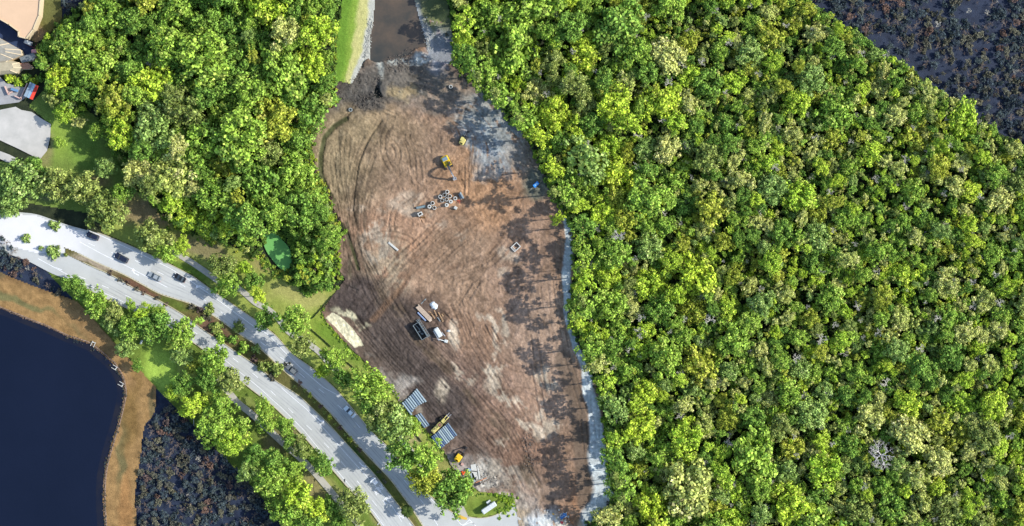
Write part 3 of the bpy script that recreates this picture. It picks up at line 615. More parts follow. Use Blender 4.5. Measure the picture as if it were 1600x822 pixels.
def G_(r, g, b, k=1.0):           # leaf colour from the colour its sunlit leaves show
    return tuple(float(v) for v in lin((r, g, b))*k*np.array([1.14, 1.02, 1.08]))
LM = {
 'lime':  leaf_mat('leaves_lime', G_(168,196,60), G_(146,184,58), G_(212,220,108)),
 'mid':   leaf_mat('leaves_mid_green', G_(144,180,68), G_(126,166,62), G_(190,208,104)),
 'deep':  leaf_mat('leaves_deep_green', G_(116,156,60), G_(100,142,56), G_(164,190,86)),
 'pale':  leaf_mat('leaves_pale', G_(180,192,108), G_(158,178,88), G_(214,214,156)),
 'olive': leaf_mat('leaves_olive', G_(162,178,64), G_(146,166,58), G_(204,206,104)),
 'sage':  leaf_mat('leaves_sage', G_(138,170,84), G_(122,156,76), G_(190,206,136)),
 'oak':   leaf_mat('leaves_oak', G_(138,158,78), G_(118,142,66), G_(192,200,128)),
 'under': leaf_mat('leaves_undergrowth_painted_shade', G_(74,104,42), G_(58,86,36), G_(112,140,58)),  # shade of the canopy gaps painted into darker leaves
 'drab':  leaf_mat('leaves_drab', G_(96,100,78), G_(80,86,76), G_(160,146,112)),
 'teal':  leaf_mat('leaves_dark_teal', G_(72,88,84), G_(58,74,80), G_(116,126,108)),
 'rust':  leaf_mat('leaves_rust', G_(108,90,74), G_(88,80,74), G_(156,126,98)),
}
m_bark = new_mat('bark', (.11, .085, .065), vary=.4, vscale=6); m_grey = new_mat('dead_wood', (.46, .44, .37), vary=.3, vscale=3); m_twig = new_mat('brown_twigs', (.20, .155, .12), vary=.4, vscale=2)
LOBES = {'lime': 15, 'mid': 17, 'deep': 16, 'pale': 12, 'olive': 13, 'sage': 18, 'oak': 18, 'under': 12, 'drab': 9, 'teal': 9, 'rust': 8}
BIG = {}; SMALL = {}
for si, sp in enumerate(LM):
    nb = 4 if sp not in ('drab', 'teal', 'rust', 'under') else 3
    BIG[sp] = [crown_mesh('crown_'+sp, 100*si+k, LOBES[sp]+24, 2300, .056, LM[sp], spiky=.4, lobe_r=(.07, .23), droop=.1, spread=.9, sep=.18) for k in range(nb)] if sp not in ('drab', 'teal', 'rust', 'under') else []
    SMALL[sp] = [crown_mesh('small_crown_'+sp, 100*si+50+k, LOBES[sp]-2, 380 if nb == 4 else 400, .135 if nb == 4 else .11, LM[sp], spiky=.5, lobe_r=(.08, .30), flatz=1.1, spread=1.0, sep=.24) for k in range(nb)]
AIRY = {sp: [crown_mesh('airy_crown_'+sp, 900+10*k+ord(sp[0]), 24, 860, .064, LM[sp], spiky=.5, lobe_r=(.08, .19), spread=.95, flatz=1.2) for k in range(2)] for sp in ('lime', 'mid', 'deep', 'sage', 'pale')}
DEAD = [branch_mesh('dead_branches', 5+k, new_mat('bleached_wood', (.55, .52, .51), vary=.25, vscale=3), depth=5, r0=.045) for k in range(2)]
TWIG = [branch_mesh('bare_branches', 15+k, m_grey, depth=3, r0=.07) for k in range(2)]
BTWIG = [branch_mesh('bare_branches_brown', 25+k, m_twig, depth=3, r0=.06) for k in range(2)]
tb = MB(); tb.tube((0, 0, 0), (.02, .01, .55), .045, .032, n=6, caps=False); tb.tube((.02, .01, .55), (-.02, .02, 1), .032, .016, n=6, caps=False)
for a in (0.3, 2.4, 4.3): tb.tube((.02, .01, .55), (.22*math.cos(a), .22*math.sin(a), .95), .022, .01, n=5, caps=False)
TRUNK = tb.mesh('trunk'); TRUNK.materials.append(m_bark)
def tree(px, py, rpx, sp, h, label, group=None, name='broadleaf_tree', cat='tree', rnd=R_, small=False, zs=1.0, big=True):
    """px, py, rpx: crown centre and radius on the plan; h: height of the crown's middle"""
    R = rpx*S
    loc = P(px, py, h); loc.z = 0
    root = empty(name, loc, rnd.uniform(0, 2*PI), label, cat, group); 
    me = rnd.choice(SMALL[sp] if small == True else AIRY[sp] if small == 'airy' else SMALL[sp] if small == 'airy2' else BIG[sp])
    cr = obj('crown', me, root); cr.location = (0, 0, h-R*.25); cr.scale = (R*rnd.uniform(.85, 1.15), R*rnd.uniform(.8, 1.1), R*.95*zs); cr['tint'] = rnd.random()
    tk = obj('trunk', TRUNK, root); tk.scale = (R*.9+1, R*.9+1, h)
    return root

# ---- trees one by one along the road, the verge and the west lots: (px, py, radius px, species, height, words)
road_trees = [
 (163,332,33,'oak',8,'large olive-green spreading oak overhanging the road above the westernmost black car'),
 (122,292,27,'oak',7,'dusty green oak just left of the shaded gap at the small back lawn'),
 (190,300,18,'mid',7,'bright bushy tree tucked against the east side of the big spreading oak'),
 (84,285,26,'oak',6,'olive tree in the middle of the planting below the pale parking lot'),
 (32,285,34,'sage',6,'pale grey-green tree at the photo left edge below the pale parking lot'),
 (15,318,22,'sage',5,'washed-out grey shrub tree where the road leaves the photo on the left'),
 (52,262,16,'deep',5,'dark green tree touching the lower corner of the pale parking lot'),
 (238,372,25,'oak',7,'soft green street tree beside the verge, above the black car in traffic'),
 (262,395,17,'mid',6,'lower lobe tree next to the soft green street tree by the kerb'),
 (285,383,13,'lime',5,'small yellow-green round tree alone on the lawn near the sidewalk'),
 (346,415,20,'oak',7,'dull green tree crossing the sidewalk, upper one of the overlapping pair at the bend'),
 (354,446,22,'mid',7,'green tree leaning over the kerb, lower one of the overlapping pair at the bend'),
 (380,418,11,'lime',4,'bright lime shrub tree behind the overlapping pair at the bend'),
 (394,438,15,'deep',5,'saturated green bush on the lawn below the algae pond'),
 (403,462,12,'lime',5,'light green bush beside the sidewalk just below the saturated green bush'),
 (414,497,18,'deep',6,'dark round street tree immediately left of the tall verge tree'),
 (458,502,25,'mid',9,'tall dark-topped verge tree beside the black silt fence corner'),
 (470,540,20,'oak',8,'khaki-tipped tree hanging over the kerb under the tall verge tree'),
 (520,560,18,'mid',6,'loose green tree between the two black silt fence runs'),
 (503,580,10,'lime',4,'small bright shrub at the kerb below the loose green tree'),
 (536,592,15,'deep',7,'dark green kerbside tree above the light blue car'),
 (578,604,28,'mid',9,'broad bright tree next to the south tip of the second silt fence'),
 (574,634,15,'deep',8,'dark leafy tree right beside the light blue car'),
 (592,640,24,'oak',8,'khaki-green street tree beside the upper pipe stack'),
 (612,668,26,'sage',8,'greyish tree overhanging the shaded carriageway below the light blue car'),
 (640,668,16,'mid',6,'mid green tree across the verge from the short row of three pipes'),
 (628,712,22,'deep',9,'darkest round tree of the verge, overhanging the shaded carriageway'),
 (662,716,25,'mid',9,'light green tree touching the darkest round verge tree'),
 (680,748,12,'pale',5,'pale sprig tree between the light green tree and the silt fence end'),
 (666,752,22,'olive',7,'yellow-olive tree leaning over the last shaded stretch of road'),
 (705,772,28,'deep',7,'dense dark tree at the south end of the row before the white trailer'),
 (724,758,15,'mid',4,'low green shrub mass between the dense dark tree and the orange barrels'),
 (110,443,14,'deep',5,'dark shrub tree at the very corner where the road meets the tan lake bank'),
 (125,455,13,'deep',5,'dark green bush second from the corner of the tan lake bank'),
 (150,474,20,'mid',6,'leafy tree along the south kerb, first full crown east of the lake corner'),
 (178,490,20,'oak',6,'greyish-green tree between the south kerb and the tan bank'),
 (176,508,16,'sage',5,'pale tree right on the edge of the tan bank'),
 (205,478,9,'mid',5,'tiny crown poking into the south carriageway'),
 (203,512,20,'mid',7,'weeping green tree west of the small bright lawn'),
 (240,508,26,'deep',8,'large green tree directly above the small bright lawn'),
 (222,490,12,'lime',7,'light top of foliage above the small bright lawn, nearest the road'),
 (247,488,12,'mid',7,'crown spilling onto the south carriageway above the bright lawn'),
 (196,545,14,'sage',5,'shaded grey tree between the tan bank and the bright lawn'),
 (214,572,10,'deep',4,'dark narrow shrub at the west rim of the bright lawn'),
 (284,520,24,'mid',8,'green tree east of the bright lawn, touching the kerb'),
 (282,556,15,'sage',6,'hanging grey-green tree along the right side of the bright lawn'),
 (303,572,12,'olive',5,'yellowish tree between the bright lawn and the dense kerb trees'),
 (334,560,24,'mid',9,'round dense tree pushing over the south kerb beside the white road glare'),
 (322,596,20,'deep',8,'dark-bottomed tree under the round dense kerb tree'),
 (358,596,20,'oak',8,'khaki tree by the kerb where the footpath begins'),
 (285,600,16,'deep',6,'dark crown by the bottom of the bright lawn'),
 (268,614,12,'lime',5,'bright shrub at the diagonal swamp edge below the bright lawn'),
 (300,634,20,'lime',7,'lime tree at the swamp edge, upper one beside the white pole'),
 (345,634,22,'mid',7,'green weeping tree left of the upper end of the footpath'),
 (332,668,24,'mid',8,'streaky green tree at the middle of the swamp edge'),
 (374,668,16,'mid',6,'small weeping tree on the shaded lawn'),
 (360,690,22,'lime',8,'long sprawling yellow-green crown beside the swamp edge'),
 (412,640,17,'mid',7,'tree with hanging branches at the kerb near the footpath bend'),
 (418,662,16,'mid',6,'hanging green crown between footpath and kerb'),
 (445,668,15,'mid',6,'green crown reaching over the lower road edge line'),
 (452,690,14,'deep',6,'dark hanging crown just above the grey-leaved tree'),
 (398,712,18,'deep',7,'deep green crown in the middle of the south grove'),
 (428,720,18,'deep',7,'shaded crown west of the brown clearing'),
 (386,738,16,'sage',7,'cool green crown at the swamp edge in the south grove'),
 (424,752,26,'mid',9,'large lumpy crown at the swamp edge in the south grove'),
 (458,735,16,'mid',7,'green crown beside the brown clearing'),
 (472,699,18,'oak',7,'dark grey-leaved tree next to the footpath'),
 (503,725,17,'deep',6,'compact green tree between the footpath and the kerb'),
 (465,775,26,'lime',9,'brightest lime tree in the south grove, left of the lamp shadow'),
 (492,795,18,'lime',8,'lime crown below the lamp shadow'),
 (450,805,24,'mid',8,'green crown on the bottom edge of the photo by the swamp'),
 (485,822,22,'deep',8,'dark green crown cut by the bottom edge of the photo'),
 (518,797,16,'deep',5,'dark low tree covering the lower footpath'),
 (554,793,22,'oak',8,'oval grey-green tree on the lawn strip beside the lower road'),
 (530,815,12,'deep',5,'dark bush between the lower footpath and the oval tree'),
 (100,176,17,'lime',6,'yellow-green tree at the top of the west lawn, right of the pale lot'),
 (82,154,13,'oak',5,'khaki tree between the striped canopy and the pale lot'),
 (150,206,14,'mid',6,'rounded tree on the right rim of the west lawn'),
 (122,190,10,'pale',4,'small pale crown alone on the west lawn'),
 (164,262,15,'sage',6,'grey-green tree at the lower right rim of the west lawn'),
 (92,222,8,'mid',3,'small bush on the west lawn near the pale lot'),
 (78,22,1,'mid',5,''),
]
for t in road_trees:
    if t[5]: tree(t[0], t[1], t[2]*(1.3 if t[0] > 500 and t[1] > 550 and (t[1]-550) < (t[0]-500)*1.25+60 else 1.14), t[3], t[4]*(1.7 if 400 < t[0] and t[1]-480 < (t[0]-400)*.95+70 and t[1] < 790 and not (t[0] < 560 and t[1] > 620) else 1.1), t[5], 'trees along the road and its verges', name='street_tree')
# shrubs and bushes
def shrub(px, py, rpx, sp, h, label, group, name='shrub', cat='shrub'):
    R = rpx*S; loc = P(px, py, h); loc.z = .2; me = R_.choice(SMALL[sp]); o = obj(name, me); o.location = loc+Vector((0, 0, R*.2)); o.rotation_euler = (0, 0, R_.uniform(0, 6)); o.scale = (R, R, max(R*.9, h*.8)); o['tint'] = R_.random()
    return tagp(o, label, cat, group)
for i, (x, y, r, sp, wd) in enumerate([(14,122,9,'lime','leftmost'),(27,126,9,'lime','second from the left'),(40,123,9,'deep','middle'),(52,127,9,'lime','second from the right'),(62,121,8,'deep','rightmost')]):
    shrub(x, y, r, sp, 2.4, '%s rounded green bush in the hedge behind the red and blue canopy' % wd, 'hedge bushes by the west building')
med = [(299,478,7,'drab','first shrub past the grass gap in the west median'),(312,486,8,'rust','reddish shrub at the widening of the west median'),(322,495,9,'drab','brown shrub before the round olive median tree'),(336,512,13,'oak','round olive tree of the median, nearest the white road glare'),
 (326,484,11,'oak','grey leafy tree overlapping the upper carriageway at the median bend'),(345,527,9,'deep','dark shrub below the round olive median tree'),(372,513,11,'oak','khaki tree on the median beside the shaded lane'),(362,530,9,'deep','shaded shrub in the middle of the median bend'),
 (380,545,12,'mid','green shrub tree on the lower side of the median'),(399,546,8,'sage','pale shrub near the kerb of the median'),(396,563,9,'rust','rusty shrub on the lower median edge'),(412,573,12,'oak','dark khaki tree casting shade on the lower carriageway'),(432,577,13,'oak','widest khaki tree of the median'),(448,571,6,'drab','small drab shrub by the grey sedan'),(424,590,7,'drab','low drab shrub under the widest khaki tree')]
for x, y, r, sp, lb in med: shrub(x, y, r, sp, 1.2+r*.14, lb, 'shrubs and small trees of the median')
ords = ['first','second','third','fourth','fifth','sixth','seventh','eighth','ninth','tenth','eleventh','twelfth']
for i, (x, y) in enumerate([(170,426),(188,437),(200,443),(213,450),(224,457),(245,466),(258,476)]):
    shrub(x, y, 5.5, ('rust','drab')[i % 2], 1.6, '%s reddish ornamental shrub of the west median counted from the left' % ords[i], 'reddish shrubs on the west median')
for i, (x, y) in enumerate([(468,598),(484,618),(500,635),(515,652),(531,668),(547,687),(562,703)]):
    tree(x, y, 5.0, ('rust','olive')[i % 2], 2.8, '%s small rusty orange median tree counted from the upper left' % ords[i], 'small rusty trees in the narrow median', name='small_tree', small=True)
for i, (x, y, r) in enumerate([(461,604,4),(476,610,4),(491,628,4),(507,645,4),(523,662,4),(540,679,4),(556,696,4),(592,738,5),(600,752,5)]):
    shrub(x, y, r, 'drab' if i > 6 else 'oak', .9, '%s low green filler shrub in the narrow median from the upper left' % ords[i], 'low filler shrubs in the narrow median')
for i, (x, y, r, lb) in enumerate([(38,372,8,'round grey-green bush at the start of the lower carriageway'),(80,394,12,'large grey-green bush standing between the two carriageways at the left'),(101,398,4,'purple-grey shrub beside the large grey-green bush'),(62,388,5,'tan shrub left of the large grey-green bush'),(82,352,10,'sparse pale crown over the bright upper road')]):
    shrub(x, y, r, 'sage' if i != 2 else 'oak', 1.6+r*.18, lb, None)
# palm at the end of the median
def palm(px, py, h, label):
    root = empty('palm_tree', P(px, py, h).xy.to_3d(), 0, label, 'palm')
    tk = obj('trunk', TRUNK, root); tk.scale = (3, 3, h)
    mg = LM['deep']
    for k in range(22):
        a = k*2.4; mb = MB(); L = 2.3; e = .9-.05*k
        prev = Vector((0, 0, 0)); d = Vector((math.cos(a), math.sin(a), e)).normalized(); side = Vector((-math.sin(a), math.cos(a), 0))
        for j in range(6):
            q = prev+d*L/6; wj = .38*math.sin(PI*(j+1.2)/7.4)
            for s_ in (-1, 1): mb.add([prev, q, q+side*s_*wj*1.3+d*.25-Vector((0, 0, .12)), prev+side*s_*wj-Vector((0, 0, .08))], [(0, 1, 2, 3)])
            prev = q; d = (d+Vector((0, 0, -.22))).normalized()
        f = mb.build('frond', mg, root); f.location = (0, 0, h)
palm(636, 799, 5.0, 'dark spiky palm on the end of the median, its fan shadow on the lower carriageway')

# ---- the forests
EAST = [(704,-70),(703,0),(706,30),(712,60),(716,92),(730,112),(760,124),(768,145),(790,162),(806,186),(824,200),(845,238),(858,272),(872,306),(884,322),(901,352),(903,390),(903,410),(899,447),(897,500),(908,530),(930,578),(940,606),(948,640),(953,690),(958,738),(966,770),(962,792),(940,806),(920,822),(915,900),(1700,900),(1700,292),(1600,229),(1557,205),(1492,158),(1400,93),(1300,27),(1265,0),(1170,-70)]
WEST = [(232,-70),(160,-20),(135,0),(95,36),(65,62),(60,75),(52,96),(66,116),(70,134),(85,150),(118,172),(150,168),(160,200),(172,230),(190,262),(205,300),(232,312),(258,340),(272,352),(300,362),(340,372),(366,384),(385,398),(405,404),(402,384),(402,352),(420,346),(440,362),(460,384),(462,408),(455,426),(440,430),(462,444),(488,452),(520,452),(528,440),(524,410),(522,380),(530,360),(524,340),(514,322),(500,300),(488,272),(484,244),(481,210),(484,190),(500,172),(516,156),(520,130),(520,92),(522,66),(526,30),(529,0),(531,-70)]
def area(poly):
    p = np.array(poly); return abs(np.sum(p[:, 0]*np.roll(p[:, 1], -1)-np.roll(p[:, 0], -1)*p[:, 1]))/2
def darts(poly, n, rf, fac, seed, pre=None, inset=0.0, dens=None):
    r = np.random.default_rng(seed); p = np.array(poly, float); lo = p.min(0); hi = p.max(0)
    c = r.uniform(lo, hi, (n, 2)); c = c[pip(c[:, 0], c[:, 1], poly)]; rad = rf(c[:, 0], c[:, 1], r); o = np.argsort(-rad)
    if inset > 0:
        okm = np.ones(len(c), bool)
        for a_ in range(8): okm &= pip(c[:, 0]+rad*inset*math.cos(a_*PI/4), c[:, 1]+rad*inset*math.sin(a_*PI/4), poly)
        c = c[okm]; rad = rad[okm]; o = np.argsort(-rad)
    if dens is not None:
        dm = r.uniform(size=len(c)) < dens(c[:, 0], c[:, 1]); c = c[dm]; rad = rad[dm]; o = np.argsort(-rad)
    g = {}; out = []; cs = 26.0
    def ok(x, y, q):
        i, j = int(x//cs), int(y//cs); k = int((q+40)*fac//cs)+1; k = min(k, 3)
        for a in range(i-k, i+k+1):
            for b in range(j-k, j+k+1):
                for (x2, y2, q2) in g.get((a, b), ()):
                    if (x-x2)**2+(y-y2)**2 < (fac*(q+q2))**2: return False
        return True
    for x, y, q in (pre or []): g.setdefault((int(x//cs), int(y//cs)), []).append((x, y, q))
    for k in o:
        x, y, q = c[k, 0], c[k, 1], rad[k]
        if ok(x, y, q): g.setdefault((int(x//cs), int(y//cs)), []).append((x, y, q)); out.append((x, y, q))
    return out
# hand-placed landmark trees of the east wood
land = [(912,250,34,'sage',13,'large feathery grey-green crown standing out just inside the wood, level with the blue machine'),
 (755,112,24,'mid',13,'bright tree bulging over the site at the north corner, beside the lone concrete ring'),
 (782,150,22,'mid',13,'light green tree at the north-east corner of the clearing'),
 (726,32,22,'lime',12,'lime tree at the top of the east wood beside the muddy pond'),
 (728,88,19,'deep',12,'deep green rounded tree beside the purple-grey bank of the pond'),
 (818,190,22,'mid',14,'light green edge tree above the grey wet fill'),
 (842,212,20,'lime',13,'lime edge tree next to the light green one above the grey wet fill'),
 (862,262,20,'lime',15,'leafy lime edge tree just above the blue machine'),
 (886,300,20,'mid',17,'tall edge tree behind the shaded east bank'),
 (872,340,13,'lime',9,'small lime crown leaning out over the pale bank, alone in front of the tree line'),
 (912,352,20,'deep',16,'tall deep green edge tree above the concrete frame'),
 (912,395,20,'mid',13,'edge tree level with the hollow concrete frame'),
 (914,434,24,'lime',16,'tall lime edge tree throwing a long shadow towards the middle of the site'),
 (912,478,22,'mid',16,'tall mid green edge tree at the narrowest part of the east bank'),
 (900,503,14,'lime',10,'round bright edge crown at the sharp bend of the east bank'),
 (924,548,22,'mid',14,'edge tree casting the widest shadow patch'),
 (934,570,18,'pale',14,'pale-lit edge tree behind the widest shadow patch'),
 (946,600,16,'lime',12,'small yellow edge crown above the pale swale'),
 (958,640,22,'sage',14,'blue-green edge tree beside the pale swale'),
 (962,690,20,'lime',14,'lime edge tree beside the middle of the pale swale'),
 (962,720,22,'deep',15,'deep green edge tree beside the lower swale'),
 (976,762,22,'mid',14,'mid green edge tree behind the east tip of the swale'),
 (950,806,22,'pale',11,'pale speckled tree below the tip of the swale'),
 (1000,668,26,'lime',12,'yellowest large crown in the wood right of the swale'),
 (1040,560,30,'mid',12,'large soft green crown inside the wood right of the bend'),
 (985,190,24,'lime',12,'lime crown directly below the highest part of the wood, north of the feathery crown'),
 (898,132,20,'oak',12,'rounded khaki-green crown with a lit top near the upper part of the wood'),
 (1424,680,34,'pale',11,'wide light crown right of the white dead tree'),
 (1380,760,20,'mid',9,'green crown below the white dead tree'),
 (1290,735,28,'lime',10,'big yellow-green crown in the lower wood, left of the white dead tree'),
 (1235,790,28,'lime',10,'big yellow-green crown near the bottom edge of the lower wood'),
 (1360,650,24,'pale',10,'pale green crown above the white dead tree'),
 (1470,720,24,'pale',10,'pale crown right of the wide light crown'),
 (1430,370,16,'pale',9,'isolated creamy round crown in the middle of the far wood'),
 (1405,265,14,'pale',10,'tall narrow creamy crown in the upper far wood'),
 (1425,300,26,'mid',8,'broad soft green low crown in the upper far wood'),
]
m_isl = []
pre = []
for x, y, r, sp, h, lb in land:
    tree(x, y, r*1.1, sp, h*(1.1 if x < 990 else 1.02), lb, None, name='forest_tree', small='airy' if (x < 990 and sp in AIRY) else False); pre.append((x, y, r))
for i, (x, y, r, h, wd) in enumerate([(742,118,8,17,'beside the lone white ring at the north trees'),(770,146,8,18,'above the grey wet fill, upper one'),(806,184,8,19,'above the grey wet fill, lower one'),(862,300,9,23,'near the blue pump, throwing the longest shadow line'),(904,420,8,19,'at the middle of the east edge'),(905,470,9,18,'above the sharp bend of the east bank'),(956,742,8,17,'by the lower swale, topmost of four'),(962,757,8,17,'by the lower swale, second of four'),(968,778,8,18,'at the east tip of the swale'),(960,795,8,17,'by the lower swale, lowest of four')]):
    tree(x+4, y, r, 'oak', h, 'tall slender pine '+wd, 'slender pines along the east edge', name='pine_tree', small='airy2')
YB = ['at the top edge', 'level with muddy pond', 'level with lone white ring', 'level with pale digger', 'level with yellow excavator', 'level with ring cluster', 'level with concrete frame', 'just below the frame level', 'level with white tarpaulin', 'level with open container', 'level with sharp east bend', 'level with upper pipe stack', 'level with lower pipe stack', 'level with orange barrels', 'at the bottom edge']
YV = [25, 80, 140, 220, 265, 325, 380, 430, 480, 515, 560, 620, 680, 740, 790]
XB = ['at the east wood edge', 'a quarter across the east wood', 'middle of the east wood', 'right half of the east wood', 'far right of the east wood']
XW = ['at the west wood left end', 'in the middle of the west wood', 'west wood beside the clearing']
def place(x, y, s_):
    yb = YB[int(np.argmin([abs(y-v) for v in YV]))]
    xb = XB[min(4, max(0, int((x-860)/148)))] if s_ == 'e' else XW[0 if x < 230 else 1 if x < 400 else 2]
    return xb, yb
# dead trees
def dead(px, py, rpx, h, label, mset=None, group=None, name='dead_tree'):
    R = rpx*S; root = empty(name, P(px, py, h).xy.to_3d(), R_.uniform(0, 6), label, 'dead tree', group)
    b = obj('branches', R_.choice(mset or DEAD), root); b.location = (0, 0, h-R*.35); b.scale = (R*1.0, R*1.0, R*.7)
    t = obj('trunk', TRUNK, root); t.scale = (R+1, R+1, h-.3)
dead(1378, 712, 24, 10, 'bleached white dead tree with a dense fan of bare branches in the lower wood'); pre.append((1378,712,22))
dead(1138, 693, 8, 9, 'small pinkish bare crown in the lower middle of the wood'); pre.append((1138,693,7))
dead(966, 368, 12, 11, 'small silver bare crown near the site edge, level with the concrete frame'); pre.append((966,368,8))
for i, (x, y, r) in enumerate([(1070,97,13),(1385,600,14),(1283,530,14),(1100,460,10),(1297,300,8),(1045,130,9),(1190,330,9),(1372,520,9),(1110,500,12),(1345,640,8),(1520,440,8),(262,262,14),(235,95,13),(205,120,14),(495,20,8),(1245,560,10),(1000,520,13),(985,545,10),(1060,640,8),(1340,480,8),(1180,480,9)]):
    dead(x, y, r, 9.5 if x > 600 else 9, '%s half-bare silver tree, ' % ('wide' if r > 9 else 'tiny' if i in (4, 17) else 'small')+', '.join(place(x, y, 'e' if x > 600 else 'w')), TWIG, 'half-bare grey trees in the woods', name='bare_tree')

def rad_e(x, y, r):
    d = np.clip((x-880)/260, 0, 1); b = np.interp(x, [700, 950, 1150, 1600], [13.5, 11.5, 6.6, 6.4]); b = b+3*sstep(600, 780, y)*(x < 1500)
    return b*np.exp(r.normal(0, .42, x.shape))
def pick(x, y, r, weights):
    k = list(weights); wv = np.array([weights[q] for q in k]); return k[int(r.choice(len(k), p=wv/wv.sum()))]
def species(x, y, r):
    zone = float(fbm(np.array([x]), np.array([y]), 70, 3, 91)[0]); z2 = float(fbm(np.array([x]), np.array([y]), 38, 2, 95)[0])
    if 400 < x < 480 and 330 < y < 440 and r.uniform() < .3: return 'deep'
    if x < 600: return pick(x, y, r, {'lime': 2.2*z2*(1.7 if x > 330 else 1), 'mid': 3.2, 'deep': 3.6*(1.4-z2), 'pale': .3 if x > 300 else .9, 'olive': .7, 'sage': .7, 'oak': .8 if x < 300 else .2})
    f = float(sstep(900, 1150, np.array(x)))
    return pick(x, y, r, {'lime': (1.9+1.3*z2), 'mid': 3-1.0*f, 'deep': 1.6, 'pale': .5+2.8*f*zone*1.5, 'olive': .5+1.5*f*z2, 'sage': .7+.3*f, 'oak': .5})
rs = np.random.default_rng(77)
east = darts(EAST, 42000, rad_e, .76, 1, pre, .35, lambda x, y: np.where(x < 1000, 1, np.where(fbm(x, y, 34, 3, 141) < .40, .04, 1)))
west = darts(WEST, 4500, lambda x, y, r: np.interp(x, [60, 250, 530], [12, 17, 15])*np.exp(r.normal(0, .34, x.shape)), .64, 2, None, .62)
allt = [(x, y, q, 'e') for x, y, q in east]+[(x, y, q, 'w') for x, y, q in west]
inframe = [t for t in allt if -5 < t[0] < 1605 and -5 < t[1] < 827]
inframe.sort(key=lambda t: -t[2])
nland = len(land)+len([t for t in road_trees if t[5]])
ind = inframe[:300-nland+40]; inds = set(ind); rest = [t for t in allt if t not in inds]
SPW = {'lime': 'yellow-green', 'mid': 'mid green', 'deep': 'deep green', 'pale': 'pale creamy', 'olive': 'olive-yellow', 'sage': 'grey-green', 'oak': 'khaki green'}
def zonew(x, y, s_):
    if s_ == 'w':
        return 'in the west wood '+('between the road and the green pond' if y > 260 and x < 400 else 'beside the green pond and haul road' if y > 260 else 'near the west buildings' if x < 250 else 'left of the grass bank and muddy pond')
    if x < 1010: return 'in the east wood close to the cleared site, '+('upper part' if y < 280 else 'middle part' if y < 560 else 'lower part')
    if x < 1300: return 'in the heart of the east wood, '+('upper part' if y < 280 else 'middle part' if y < 560 else 'lower part')
    return 'in the far right wood, '+('along the dark swamp edge' if y < 280 else 'middle part' if y < 560 else 'lower part')
def tree_h(x, y, q, s_):
    n1 = float(fbm(np.array([x]), np.array([y]), 45, 3, 55)[0])
    if s_ == 'e': base = np.interp(x, [700, 950, 1150], [8.0, 7.8, 7.5])
    else: base = 10.5 if x > 200 else 6.5
    if 405 < x < 500 and 335 < y < 440: return 3.6
    return base*(.4+.95*n1)+rs.normal(0, 1.8)+q*.10
def number_labels(lst, texts):
    out = [None]*len(lst); by = {}
    for i, t_ in enumerate(texts): by.setdefault(t_, []).append(i)
    OR = ['leftmost', 'second', 'third', 'fourth', 'fifth', 'sixth', 'seventh', 'eighth', 'ninth', 'tenth', 'eleventh', 'twelfth']
    for t_, ix in by.items():
        ix.sort(key=lambda i: lst[i][0])
        if len(ix) == 1: out[ix[0]] = t_
        elif len(ix) == 2: out[ix[0]] = 'left '+t_; out[ix[1]] = 'right '+t_
        else:
            for k, i in enumerate(ix): out[i] = (OR[k] if k < len(OR) else 'further')+' '+t_
    return out
ind_sp = [species(x, y, rs) for x, y, q, s_ in ind]
ind_lb = number_labels(ind, ['%s crown %s, %s' % (SPW[sp], *place(t_[0], t_[1], t_[3])) for t_, sp in zip(ind, ind_sp)])
for (x, y, q, s_), sp, lb in zip(ind, ind_sp, ind_lb):
    tree(x, y, q*1.08, sp, tree_h(x, y, q, s_), lb, 'large crowns of the east wood' if s_ == 'e' else 'large crowns of the west wood', name='forest_tree')

